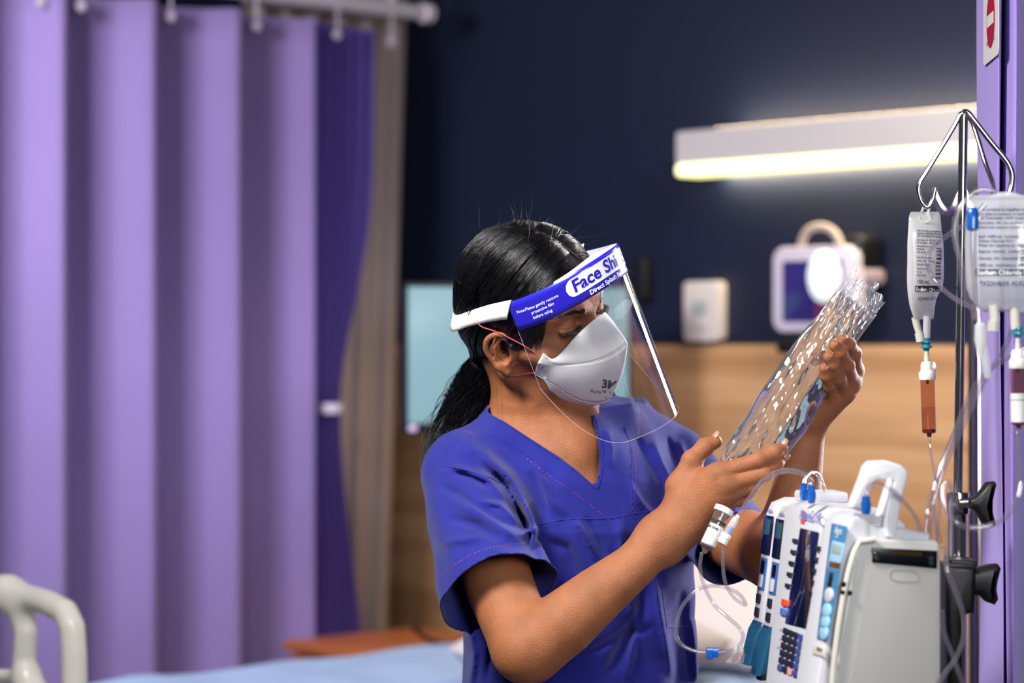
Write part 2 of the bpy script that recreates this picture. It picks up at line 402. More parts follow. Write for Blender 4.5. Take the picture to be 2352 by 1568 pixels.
# ---- large screen behind her
tv = empty('computer_screen', wall_pt(1180, 810, .08)); tag(tv, 'large black-edged monitor with pale teal screen behind her head', 'monitor')
TVo = P(1186, 812, 5.35); tx = unit([.97, .24, 0]); tn = np.array([tx[1], -tx[0], 0])
def tvbox(name, x0, y0, x1, y1, t, off, m, bev=.004, rad=.008):
    a = ray_plane(x0, y0, TVo, tn, off); b = ray_plane(x1, y1, TVo, tn, off); c = (a+b)/2
    return MB().prism(rrect(abs((b-a)@tx), abs(a[2]-b[2]), rad), c-tn*t, tx, UZ, tn, t, bev).build(name, m, sharp=35)
bz = tvbox('bezel', 929, 648, 1452, 992, .035, 0, mat('bezel_black', '0C1420', .35), .004, .01)
ts = tvbox('screen', 938, 659, 1443, 968, .002, .002, mat('teal_screen', '4F7680', .3, emit='A6C6CE', estr=.52), .0005, .004)
st = tvbox('stand_arm', 1150, 900, 1230, 1060, .03, -.04, mat('bezel_black'))
bt = tvbox('power_light', 938, 976, 958, 990, .003, .001, mat('lilac_led', 'C9B4D8', .4, emit='B9A6D0', estr=.4), .0008, .003)
adopt(tv, bz, ts, st, bt)
# ---- curtains
def cloth(name, plan, z0, z1, m, nz=24, pinch=None, thick=.0012):
    plan = np.asarray(plan, float); G = []
    for i, (x, y) in enumerate(plan):
        col = []
        for z in np.linspace(z0, z1, nz):
            q = np.array([x, y, z])
            if pinch: q = pinch(q, i/(len(plan)-1))
            col.append(q)
        G.append(col)
    return solidify(MB().grid(G).build(name, m, sharp=None), thick, 0)
purple = mat('purple_curtain', '8E7BB4', .8, var=.04, vscale=3, bump=.15, bscale=600, sheen=.2, spec=.2)
K0 = np.array([(160-CX)/FPX*5.3, 5.3]); c2 = Cd[:2]; n2 = np.array([.682, -.732])     # n2 looks at the camera side
def cpt(x):
    """distance along the curtain rail seen at column x"""
    r = np.array([(x-CX)/FPX, 1]); A = np.array([[r[0], -c2[0]], [r[1], -c2[1]]]); t, s = np.linalg.solve(A, K0); return s
def cptn(x, off):
    """plan point seen at column x on the line parallel to the rail"""
    r = np.array([(x-CX)/FPX, 1]); b = K0+n2*off; t, s = np.linalg.solve(np.array([[r[0], -c2[0]], [r[1], -c2[1]]]), b); return b+c2*s
edges = [cpt(v) for v in (-292, -87, 116, 323, 518, 708)]
plan = []
for k in range(len(edges)-1):
    a, b = edges[k], edges[k+1]; w_ = b-a
    for t in np.linspace(0, 1, 26, endpoint=False):
        # shallow belly then a lip standing out and turning back behind itself
        s = a+w_*t
        nrm = .095*(.5+.5*math.cos(math.pi*t/.36)) if t < .36 else .095*((t-.36)/.64)**1.8
        plan.append(K0+c2*(s-(.0 if t < .93 else 0))+n2*(nrm-.05+.004*math.sin(t*14)))
s0, s1 = edges[-1], cpt(893)
plan2 = []
for t in np.linspace(0, 1, 130):
    s = s0+(s1-s0)*t; plan2.append(K0+c2*s+n2*(-.035+.022*math.sin(t*2*math.pi*6.5)*(1-.3*t)-.03*t))
curt = empty('privacy_curtain', (*(K0+c2*.4), 0)); tag(curt, 'broad purple pleated privacy curtain hanging on the ceiling track at left', 'curtain')
ZT = 2.215
def pleat_sag(q, t):
    q = q.copy(); q[2] = q[2]-.0*t; return q
cb = cloth('cloth', plan, .25, ZT, purple, 20)
def tie(q, t):
    f = math.exp(-((q[2]-1.29)/.33)**2) if q[2] > 1.29 else math.exp(-((q[2]-1.29)/.55)**2)
    s = (q[:2]-K0)@c2; tgt = s0+.012+(s1-s0)*.40*t; s2_ = s+(tgt-s)*.80*f*t**.5
    out = K0+c2*s2_+n2*((q[:2]-K0)@n2); return np.array([out[0], out[1], q[2]])
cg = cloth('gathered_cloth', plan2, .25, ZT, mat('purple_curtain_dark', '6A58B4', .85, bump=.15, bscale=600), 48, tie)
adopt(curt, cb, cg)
bp = K0+c2*(s0+.07)+n2*.03
tb = MB().lathe([(.028, -.012), (.031, -.008), (.031, .008), (.028, .012)], (bp[0]-.02, bp[1], 1.29), (0, 0, 1), 28, sx=1., sy=.8).build('tie_band', mat('tie_white', 'D8CEE4', .6)); adopt(curt, tb)
for v in (80, 172, 378, 575, 760, 885):
    s = cpt(v); q = K0+c2*s+n2*.025; zt = ZT-.012
    g = MB().lathe([(.004, -.004), (.011, -.004), (.0125, 0), (.011, .004), (.004, .004)], (q[0], q[1], zt-.02), (*(n2), 0), 18).build('curtain_hook', mat('hook_white', 'C8C0D4', .4)); adopt(curt, g)
    g = MB().tube([(q[0], q[1], zt-.01), (q[0], q[1], zt+.05)], .0025, 6).build('hook_wire', mat('hook_white')); adopt(curt, g)
track = empty('curtain_track', (*(K0+c2*.4), 2.27)); tag(track, 'white round ended ceiling track carrying the purple curtain at left', 'curtain track')
r0, r1 = K0+c2*cpt(-200), K0+c2*cpt(968)
q0 = P(975, 30, 6.0); zr = q0[2]
tr_ = MB().tube([(r0[0], r0[1], zr), (r1[0], r1[1], zr)], .019, 16).build('rail', mat('rail_white', 'C9C6D2', .4)); adopt(track, tr_)
ec = MB().lathe([(.001, -.004), (.017, -.004), (.0245, .002), (.0245, .028), (.015, .034), (.001, .036)], (r1[0], r1[1], zr), (*c2, 0), 20).build('end_cap', mat('cap_white', 'DAD4E0', .4)); adopt(track, ec)
for v in (560, 300, 900):
    q = K0+c2*cpt(v); g = MB().tube([(q[0], q[1], zr), (q[0], q[1], 2.75)], .008, 10).build('drop_rod', mat('rail_white')); adopt(track, g)
# pale inner curtain and its header behind
cream = mat('cream_curtain', 'B7ABA8', .85, sheen=.2)
pl = []
for t in np.linspace(0, 1, 90):
    x = 560+(936-560)*t; q = cptn(x, -.17-.014*math.sin(t*38)); pl.append(q)
def lean(q, t):
    q = q.copy(); s = (2.4-q[2])/1.35; q[:2] -= c2*.055*s*t; return q
inner = cloth('inner_curtain', pl, .2, 2.34, cream, 16, lean); tag(inner, 'pale beige inner curtain showing behind the edge of the purple one', 'curtain')
hp = cptn(560, -.12); hq = cptn(905, -.12); hc_ = (hp+hq)/2
hd_ = MB().box((hc_[0], hc_[1], 2.315), (np.linalg.norm(hq-hp), .02, .11), (*c2, 0), (*n2, 0), UZ, .004).build('curtain_pelmet', mat('pelmet_grey', 'B4B0BC', .6)); tag(hd_, 'grey white pelmet board above the purple curtain near the track end', 'pelmet')
# ---- bed
ZM = .78; E0 = np.array([-.837, 4.76, 0]); wd2 = -Wd
sheet = mat('blue_sheet', 'A3BDE6', .8, var=.05, vscale=6, bump=.3, bscale=30)
bed = empty('hospital_bed', E0+Cd*.6+wd2*.45); tag(bed, 'hospital bed with pale blue sheet and ivory moulded end rail', 'bed')
foot = -.59; headd = 1.42
def bedp(a, b, z): q = E0+Cd*a+wd2*b; return np.array([q[0], q[1], z])
G = []
for a in np.linspace(foot, headd, 50):
    r = []
    for b, z in [(0, ZM-.16), (0, ZM-.03), (.008, ZM-.008), (.03, ZM)]+[(v, ZM+.006*math.sin(v*19+a*5)+.004*math.sin(a*23)) for v in np.linspace(.06, .84, 18)]+[(.87, ZM), (.892, ZM-.008), (.9, ZM-.03), (.9, ZM-.16)]:
        r.append(bedp(a, b, z+(.003*math.sin(a*17+b*4))))
    G.append(r)
mt = solidify(MB().grid(G).build('sheeted_mattress', sheet, sharp=None), .004, -1)
bs = MB().box(bedp((foot+headd)/2, .45, ZM-.24), (headd-foot-.02, .86, .15), Cd, wd2, UZ, .01).build('bed_frame', mat('bed_grey', 'B9BABD', .4))
adopt(bed, mt, bs)
for a in (foot+.15, headd-.15):
    for b in (.1, .8):
        lg = MB().tube([bedp(a, b, ZM-.3), bedp(a, b, .06)], .025, 12).build('leg', mat('bed_grey')); adopt(bed, lg)
        wh = MB().lathe([(.01, -.015), (.055, -.015), (.06, 0), (.055, .015), (.01, .015)], bedp(a, b, .061), wd2, 20).build('castor', mat('castor_dark', '303238', .5)); adopt(bed, wh)
FP = bedp(foot-.03, .45, .9)
def fpt(x, y): return ray_plane(x, y, FP, Cd)
fv = lambda pts: [fpt(*q) for q in pts]
rail_ops = [('u', chain(fv([(-420, 1330), (-300, 1305), (-150, 1318), (0, 1352), (110, 1384), (150, 1405), (166, 1440), (170, 1500), (172, 1600), (172, 1700)]), [.0195]*10), .01),
            ('u', chain(fv([(20, 1368), (48, 1400), (60, 1450), (56, 1520), (66, 1570), (100, 1640)]), [.026, .021, .018, .018, .023, .03]), .03),
            ('u', chain(fv([(62, 1556), (20, 1553), (-60, 1552), (-200, 1545)]), [.016, .0115, .0115, .015]), .02),
            ('u', chain(fv([(-150, 1330), (-170, 1450), (-180, 1560)]), [.022, .018, .02]), .03),
            ('u', chain(fv([(172, 1690), (60, 1680), (-100, 1680), (-300, 1680), (-430, 1650), (-430, 1400), (-420, 1330)]), [.025]*7), .03)]
xs = np.array(fv([(-480, 1250), (230, 1740)])); lo_, hi_ = xs.min(0)-.06, xs.max(0)+.06
rV, rF = polygonize(rail_ops, lo_, hi_, .006)
fr_ = mesh_obj('end_rail', rV, rF, mat('ivory_rail', 'DEDCD2', .35, coat=.2)); adopt(bed, fr_)
hb = MB().box(bedp(headd+.02, .45, .65), (.03, .9, .44), Cd, wd2, UZ, .01).build('headboard', mat('ivory_rail')); adopt(bed, hb)
linen = mat('white_linen', 'D9D2D2', .85, bump=.3, bscale=25, var=.03, vscale=4)
def pillow(name, a, b, z, la, lb, h, tilt, seed):
    ax = unit(Cd*math.cos(tilt)+UZ*math.sin(tilt)); az = unit(UZ*math.cos(tilt)-Cd*math.sin(tilt)); o = bedp(a, b, z); G = []
    n = 26
    for i in range(n):
        r = []
        for sgn in (1, -1):
            for j in range(n) if sgn == 1 else range(n-2, 0, -1):
                u, v = -1+2*i/(n-1), -1+2*j/(n-1); t = max(0, (1-abs(u)**3)*(1-abs(v)**3))**.45
                r.append(o+ax*la/2*u*(1-.06*v*v)+wd2*lb/2*v*(1-.06*u*u)+az*(sgn*h/2*t+.006*math.sin(5*u+seed+3*v)))
        r.append(r[0]); G.append(r)
    return MB().grid(G).build(name, linen, sharp=None)
p1 = pillow('pillow', 1.14, .60, ZM+.115, .42, .62, .17, .42, 1); tag(p1, 'plump white pillow propped at the head of the bed behind her', 'pillow')
p2 = pillow('folded_blanket', .70, .70, ZM+.075, .42, .42, .13, .06, 4); tag(p2, 'folded white blanket lying on the blue sheet behind the infusion pumps', 'blanket')
# ---- bedside cabinet
cabp = E0+Cd*1.02-wd2*.245; oc = mat('cabinet_wood', 'B5673A', .4, var=.12, vscale=9, stretch=(1, 1, 6))
cab = empty('bedside_cabinet', (cabp[0], cabp[1], 0)); tag(cab, 'orange brown wooden bedside cabinet top behind the blue bed', 'cabinet')
zc = ZC-(1487-CY)/FPX*5.5
cx_, cw = Cd, -wd2
b1 = MB().box((cabp[0], cabp[1], zc-.012), (.40, .38, .024), cx_, cw, UZ, .005).build('top', oc)
b2 = MB().box((cabp[0], cabp[1], (zc-.03)/2), (.37, .35, zc-.03), cx_, cw, UZ, .004).build('body', oc)
for k in range(3):
    q = np.array([cabp[0], cabp[1], .12+.2*k+.02])-cw*.178
    d_ = MB().box(q+UZ*.06, (.34, .012, .18), cx_, cw, UZ, .003).build('drawer', oc); adopt(cab, d_)
adopt(cab, b1, b2)
cz = spline([P(950, 1440, 5.5), P(975, 1462, 5.52), P(1000, 1474, 5.54), P(1040, 1480, 5.56), P(1075, 1470, 5.56)], 6)
cb_ = MB().tube(cz, .006, 8).build('black_cable', mat('holder_black')); tag(cb_, 'short black cable lying over the wooden cabinet top', 'cable')
# ---- right curtain, close to the camera
RP = [(2249, 2.98), (2260, 2.94), (2273, 2.895), (2286, 2.845), (2296, 2.805), (2299, 2.803), (2300, 2.83), (2299.5, 2.86), (2302, 2.875), (2305, 2.85), (2307, 2.825), (2316, 2.79), (2327, 2.768), (2336, 2.775), (2345, 2.82), (2356, 2.88), (2372, 2.92), (2400, 2.90), (2440, 2.82), (2470, 2.80), (2500, 2.86), (2540, 2.95), (2600, 2.9), (2680, 2.8), (2760, 2.9), (2860, 3.0), (2960, 2.88), (3080, 2.8), (3200, 2.92), (3350, 3.02), (3480, 3.05), (3560, 3.2), (3500, 3.35), (3560, 3.5), (3480, 3.65)]
rp = spline([((x-CX)/FPX*d, d) for x, d in RP], 6)
weave = mat('purple_curtain_near', 'A48CE0', .85, bump=.0, spec=.2, sheen=.3); nt = weave.node_tree
tc = nt.nodes.new('ShaderNodeTexCoord'); wv = nt.nodes.new('ShaderNodeTexVoronoi'); wv.inputs['Scale'].default_value = 620; wv.inputs['Randomness'].default_value = .25
bp_ = nt.nodes.new('ShaderNodeBump'); bp_.inputs['Strength'].default_value = .6; bp_.inputs['Distance'].default_value = .001
nt.links.new(tc.outputs['Object'], wv.inputs[0]); nt.links.new(wv.outputs[0], bp_.inputs['Height']); nt.links.new(bp_.outputs[0], nt.nodes['Principled BSDF'].inputs['Normal'])
rc = cloth('bay_curtain', rp, .12, 2.35, weave, 30, lambda q, t: q+np.array([.0025*math.sin(q[2]*6+t*9), .002*math.sin(q[2]*4), 0]))
tag(rc, 'lilac bay curtain edge hanging behind the drip stand at right', 'curtain')
hem = MB().tube([np.array([rp[int(len(rp)*.245)][0]+.0025*math.sin(z*6+2.2), rp[int(len(rp)*.245)][1]-.004, z]) for z in np.linspace(.12, 2.35, 40)], .0012, 6).build('piping', mat('piping_violet', '6A50B8', .6), rc)
# no-entry sticker on its leading panel
SA_, SB_ = P(2249, 100, 2.98), P(2296, 100, 2.805); sx = unit(np.array([SB_[0]-SA_[0], SB_[1]-SA_[1], 0])); sn = np.array([sx[1], -sx[0], 0])
if sn@(SA_-np.array([0, 0, ZC])) > 0: sn = -sn
def stp(x, y): return ray_plane(x, y, SA_, sn, .004)
sgn = empty('no_entry_sign', stp(2278, 60)); tag(sgn, 'white no entry sign with red disc fixed to the lilac curtain', 'sign')
a, b = stp(2260, 150), stp(2295, 126); wS = (b-a)@sx; zb = (a[2]+b[2])/2; hS = .30; mid = (a+b)/2
card = MB().prism(rrect(wS, hS, .008), np.array([mid[0], mid[1], zb+hS/2]), sx, UZ, sn, .0008).build('card', mat('sign_white', 'E4E0DE', .4))
cc = np.array([mid[0], mid[1], stp(2278, 45)[2]])+sx*.002
rdm = mat('sign_red', 'B5123A', .35); R_ = .033*1.0
disc = MB().prism([(R_*math.cos(t), R_*math.sin(t)) for t in np.linspace(0, 2*math.pi, 48, endpoint=False)], cc+sn*.0009, sx, UZ, sn, .0006).build('red_disc', rdm)
bar = MB().box(cc+sn*.0018, (R_*1.6, R_*.42, .0005), sx, UZ, sn).build('white_bar', mat('sign_white'))
mb = MB(); write(mb, 'Keep curtain closed', np.array([mid[0], mid[1], zb+.020]), sx, UZ, .0085, .0001, 'CENTER', sn, .0012)
lt_ = mb.build('lettering', mat('sign_grey', '7B7E8C', .5), smooth=False, kind='stuff')
adopt(sgn, card, disc, bar, lt_)
# ------------------------------------------------------------------ the nurse
def euler_head(y, p, r):
    B = np.array([[1, 0, 0], [0, -1, 0], [0, 0, 1.]]); cr, sr, cp, sp, cy, sy = [g(a) for a in (r, p, y) for g in (math.cos, math.sin)]
    return B@np.array([[cy, sy, 0], [-sy, cy, 0], [0, 0, 1]])@np.array([[1, 0, 0], [0, cp, sp], [0, -sp, cp]])@np.array([[cr, 0, -sr], [0, 1, 0], [sr, 0, cr]])
RH = euler_head(math.radians(57), math.radians(13), math.radians(24))     # columns: her left, forward, up
HO = P(1214, 745, 2.98)
def H(*q):
    return HO+RH@(np.array(q, float)/1000)
def Hm(A):
    return HO+(np.asarray(A, float)/1000)@RH.T
mm = lambda *a: np.array(a, float)/1000
head = [('u', ell(mm(0, -2, 42), mm(66, 80, 79)), 0),
        ('u', ell(mm(0, 42, 40), mm(60, 50, 52)), .02),               # forehead
        ('u', ell(mm(0, 40, -22), mm(55, 50, 62)), .025),
        ('u', chain([mm(-54, 8, -40), mm(-40, 42, -66), mm(-14, 78, -82)], [.013, .013, .012]), .02),
        ('u', chain([mm(54, 8, -40), mm(40, 42, -66), mm(14, 78, -82)], [.013, .013, .012]), .02),
        ('u', ell(mm(0, 78, -80), mm(21, 15, 15)), .018),
        ('u', chain([mm(-30, 40, -72), mm(0, 55, -84), mm(30, 40, -72)], [.016]*3), .02)]
for s in (-1, 1):
    head += [('u', ell(mm(s*43, 63, -4), mm(20, 19, 15)), .018),      # cheekbone
             ('u', ell(mm(s*34, 66, -36), mm(20, 18, 24)), .02),
             ('u', ell(mm(s*60, 30, 0), mm(12, 34, 12)), .02), ('u', ell(mm(s*50, 2, -8), mm(15, 22, 28)), .02)]
head += [('u', chain([mm(-36, 74, 49), mm(-16, 88, 48), mm(0, 88, 45), mm(16, 88, 48), mm(36, 74, 49)], [.008, .008, .007, .008, .008]), .014)]
for s in (-1, 1):
    head += [('s', ell(mm(s*32, 93, 32), mm(17, 11, 11)), .012)]
    head += [('u', group([('u', ell(mm(s*31, 74, 32), (.0138,)*3), 0),
                          ('s', ell(mm(s*31.5, 90, 25.6), mm(13.5, 12, 2.9)), .001)]), .003),
             ('u', chain([mm(s*16, 86, 29.5), mm(s*25, 88.4, 28.6), mm(s*33, 88.2, 28), mm(s*41, 83.5, 27.8), mm(s*45, 79, 28.5)], [.0012]*5), .0025)]   # upper lid rim
head += [('u', chain([mm(0, 89, 34), mm(0, 99, 18), mm(0, 108, 0), mm(0, 112, -8)], [.006, .0065, .0075, .0085]), .01)]
for s in (-1, 1):
    head += [('u', ell(mm(s*11, 100, -12), mm(7, 9, 6.5)), .006)]
head += [('u', ell(mm(0, 88, -34), mm(26, 10, 22)), .015),
         ('u', chain([mm(-22, 88, -40), mm(-6, 98, -37), mm(0, 97.5, -38), mm(6, 98, -37), mm(22, 88, -40)], [.003, .0045, .004, .0045, .003]), .004),
         ('u', chain([mm(-20, 88, -45), mm(0, 96, -47), mm(20, 88, -45)], [.003, .0055, .003]), .004),
         ('s', chain([mm(-22, 91, -42), mm(0, 101, -41.5), mm(22, 91, -42)], [.001]*3), .002)]
def ear(s):
    e = lambda f, u, o=0: mm(s*(70+o+max(0, 4-f)*.42), 23+f*.90, -4+u*.90)
    helix = spline([e(6, 4, 1), e(5, 20, 3), e(-2, 30, 5), e(-13, 33, 6), e(-24, 25, 6), e(-27, 10, 5), e(-22, -6, 3), e(-14, -19, 2)], 4)
    n = len(helix)
    return [('u', chain(helix, [.0034]*n), .003),
            ('u', group([('u', ell(mm(s*74, 14, 0), mm(9, 15, 24.5), None), 0), ('s', ell(mm(s*85, 15, 2), mm(12, 14, 20.5)), .003)]), .004),
            ('u', chain([e(-10, 26, 3), e(-17, 12, 4), e(-15, -3, 3), e(-8, -11, 3)], [.0025, .003, .003, .0032]), .003),
            ('u', chain([e(5, 2, 1), e(3, -4, 2.5)], [.0034, .0036]), .003),
            ('u', chain([e(-13, -17, 2), e(-5, -25, 0), e(0, -14, -2)], [.005, .0062, .004]), .005),
            ('s', ell(e(-6, 0, 3), mm(7, 7, 9)), .004)]
for s in (-1, 1): head += ear(s)

TX, TY = .080, 3.035
Ft = unit([.485, -.875, 0]); Lt = np.array([.875, .485, 0])
def torso(tab, top):
    tab = np.array(tab)            # z, a, b, forward shift
    tab = tab[np.argsort(tab[:, 0])]
    def f(p):
        z = p[:, 2]; a = np.interp(z, tab[:, 0], tab[:, 1]); b = np.interp(z, tab[:, 0], tab[:, 2]); c = np.interp(z, tab[:, 0], tab[:, 3])
        x = p[:, 0]-TX; y = p[:, 1]-TY; u = (x*Lt[0]+y*Lt[1])/a; v = (x*Ft[0]+y*Ft[1]-c)/b
        r = np.sqrt(u*u+v*v)+1e-9; g = np.sqrt((u/a)**2+(v/b)**2)/r+1e-9
        d = (r-1)/g*1.0; d = np.clip(d, -.2, .5)
        return np.maximum(d, z-top)
    return f
S_R, S_L = P(1068, 1088, 2.965), P(1545, 1066, 3.10)
body = [('u', group(head, RH, HO), 0),
        ('u', chain([H(0, -18, -30), P(1246, 930, 3.02), P(1250, 1010, 3.045)], [.05, .0475, .055]), .02),
        ('u', chain([H(0, 36, -68), P(1290, 960, 3.0), P(1318, 1030, 2.99)], [.02, .026, .03]), .035),
        ('u', chain([P(1200, 905, 2.985), P(1262, 965, 2.965), P(1312, 1022, 2.955)], [.009, .008, .007]), .022),
        ('u', chain([P(1225, 960, 3.03), P(1130, 1035, 3.0), S_R], [.038, .031, .034]), .05),
        ('u', chain([P(1290, 960, 3.06), P(1420, 1040, 3.1), S_L], [.038, .026, .027]), .05),
        ('u', chain([P(1320, 1030, 2.962), P(1240, 1035, 2.975), P(1130, 1030, 2.99)], [.008, .008, .01]), .03),   # collar bones
        ('u', chain([P(1340, 1030, 2.96), P(1430, 1030, 3.03)], [.008, .008]), .03),
        ('u', torso([(1.36, .08, .05, 0), (1.32, .115, .068, .0), (1.27, .135, .085, .01), (1.20, .135, .095, .015), (1.12, .12, .085, .01), (1.03, .125, .085, 0), (.93, .15, .10, 0), (.84, .16, .11, 0), (.5, .15, .1, 0)], 1.345), .04),
        ('u', chain([P(1020+50, 1100, 2.96), P(1150, 1350, 2.835), P(1203, 1482, 2.785)], [.040, .0405, .0375]), .03),
        ('u', chain([P(1216, 1492, 2.782), P(1296, 1430, 2.775), P(1370, 1368, 2.775), P(1452, 1303, 2.778), P(1520, 1235, 2.785)], [.0385, .0375, .0325, .0265, .024]), .018),
        ('u', chain([P(1512, 1228, 2.785), P(1572, 1170, 2.79)], [.0225, .0205]), .02),
        ('u', chain([P(1535, 1250, 2.785), P(1592, 1200, 2.785)], [.0205, .0175]), .02),
        ('u', chain([S_L, P(1690, 1235, 2.96), P(1785, 1278, 2.865)], [.036, .040, .041]), .03),
        ('u', chain([P(1795, 1268, 2.86), P(1820, 1180, 2.862), P(1838, 1080, 2.865), P(1858, 985, 2.868)], [.038, .0335, .0265, .0195]), .02)]
# hands: metacarpals melt into a palm, fingers stay apart
def hand(meta, fingers, extra, kf=.008):
    o = [('u', f, .012) for f in meta]
    fg = []
    for pts, rs in fingers:
        n = []
        for i in range(len(pts)-1):
            n.append(('u', cap(pts[i], pts[i+1], rs[i], rs[i+1]), .0025))
        for i in range(1, len(pts)-1): n.append(('u', ell(pts[i], (rs[i]*1.07,)*3), .003))    # knuckles
        fg.append(('u', group(n), .0006))
    return group(o+[('u', group(fg), kf)]+[('u', f, .012) for f in extra])
rh_f = [([P(1650, 1086, 2.768), P(1742, 1056, 2.762), P(1780, 1037, 2.768), P(1797, 1028, 2.773)], [.0105, .0088, .0080, .0068]),
        ([P(1666, 1112, 2.764), P(1755, 1086, 2.764), P(1782, 1065, 2.775), P(1793, 1054, 2.783)], [.0105, .0090, .0082, .0070]),
        ([P(1670, 1134, 2.770), P(1722, 1117, 2.770), P(1742, 1099, 2.788), P(1747, 1086, 2.804)], [.0100, .0090, .0080, .0070]),
        ([P(1658, 1156, 2.782), P(1700, 1145, 2.786), P(1717, 1130, 2.802), P(1722, 1118, 2.815)], [.0090, .0080, .0072, .0062])]
rh_t = [([P(1562, 1118, 2.795), P(1590, 1058, 2.795), P(1618, 1027, 2.799), P(1643, 1014, 2.803)], [.0150, .0118, .0098, .0080])]
rh_m = [cap(P(1570, 1165, 2.79), rh_f[0][0][0], .019, .0115), cap(P(1582, 1182, 2.788), rh_f[1][0][0], .018, .0115),
        cap(P(1590, 1195, 2.788), rh_f[2][0][0], .017, .011), cap(P(1598, 1203, 2.79), rh_f[3][0][0], .0155, .0105),
        cap(P(1572, 1180, 2.795), P(1562, 1118, 2.797), .021, .0165)]
body += [('u', hand(rh_m, rh_f+rh_t, [cap(P(1580, 1118, 2.795), P(1635, 1092, 2.778), .013, .010)]), .012)]
lh_f = [([P(1962, 850, 2.835), P(1961, 812, 2.805), P(1949, 790, 2.786), P(1936, 780, 2.780)], [.0100, .0084, .0076, .0066]),
        ([P(1955, 880, 2.832), P(1945, 838, 2.796), P(1930, 808, 2.780), P(1917, 794, 2.775)], [.0100, .0086, .0078, .0068]),
        ([P(1941, 903, 2.832), P(1926, 866, 2.798), P(1913, 836, 2.782), P(1903, 820, 2.776)], [.0095, .0082, .0075, .0066]),
        ([P(1918, 914, 2.832), P(1905, 884, 2.806), P(1897, 862, 2.790), P(1893, 846, 2.783)], [.0085, .0074, .0068, .0060])]
lh_t = [([P(1890, 920, 2.862), P(1905, 870, 2.868), P(1890, 835, 2.862), P(1878, 815, 2.856)], [.013, .0105, .0092, .0075])]
lh_m = [cap(P(1868, 950, 2.866), lh_f[0][0][0], .0165, .0105), cap(P(1871, 955, 2.860), lh_f[1][0][0], .016, .0105),
        cap(P(1870, 958, 2.855), lh_f[2][0][0], .0155, .010), cap(P(1868, 958, 2.850), lh_f[3][0][0], .015, .0095),
        cap(P(1866, 950, 2.868), P(1890, 920, 2.862), .0165, .0145)]
body += [('u', hand(lh_m, lh_f+lh_t, []), .012)]

VS = 1.0
skin = mat('skin', '985F3D', .5, var=.14, vscale=38, bump=.5, bscale=700, sss=.15, sssr=(1, .4, .2), sssc=.005, spec=.38)
V, F = polygonize(body, (-.25, 2.68, 1.04-.12), (.50, 3.30, 1.66), .0019*VS)
person = mesh_obj('person', V, F, skin)
tag(person, 'person in royal blue scrubs, face shield and white mask, holding up a clear fluid bag', 'person')

# ---- scrub top
SL_R = [P(1142, 1366, 2.828), .0675]; SL_L = [P(1688, 1262, 2.955), .053]
gar = [('u', torso([(1.37, .10, .06, 0), (1.335, .125, .074, .005), (1.28, .146, .098, .012), (1.22, .156, .115, .016), (1.15, .152, .112, .012), (1.06, .151, .108, .004), (.95, .160, .115, 0), (.80, .172, .125, 0)], 1.372), 0),
       ('u', chain([P(1210, 1010, 3.04), P(1160, 1032, 3.01), S_R], [.05, .048, .0505]), .045),
       ('u', chain([P(1320, 985, 3.09), P(1425, 1018, 3.10), S_L], [.045, .043, .0465]), .045),
       ('u', chain([P(1335, 1105, 2.985), P(1480, 1150, 3.06)], [.05, .045]), .06),
       ('u', cap(P(1066, 1096, 2.96), P(1150, 1385, 2.812), .0515, .0715), .014),
       ('u', cap(S_L, P(1712, 1296, 2.93), .047, .055), .014)]
def polyd(p, pts, closed=False):
    """px distance to a polyline and fraction along it"""
    q = pix(p); pts = np.asarray(pts, float); best = np.full(len(q), 1e9); tt = np.zeros(len(q)); n = len(pts)
    for i in range(n if closed else n-1):
        a = pts[i]; b = pts[(i+1) % n]; ab = b-a; h = np.clip(((q-a)@ab)/(ab@ab), 0, 1)
        d = np.linalg.norm(q-a-h[:, None]*ab, axis=1); m = d < best; best = np.where(m, d, best); tt = np.where(m, (i+h)/(n-1), tt)
    return best, tt
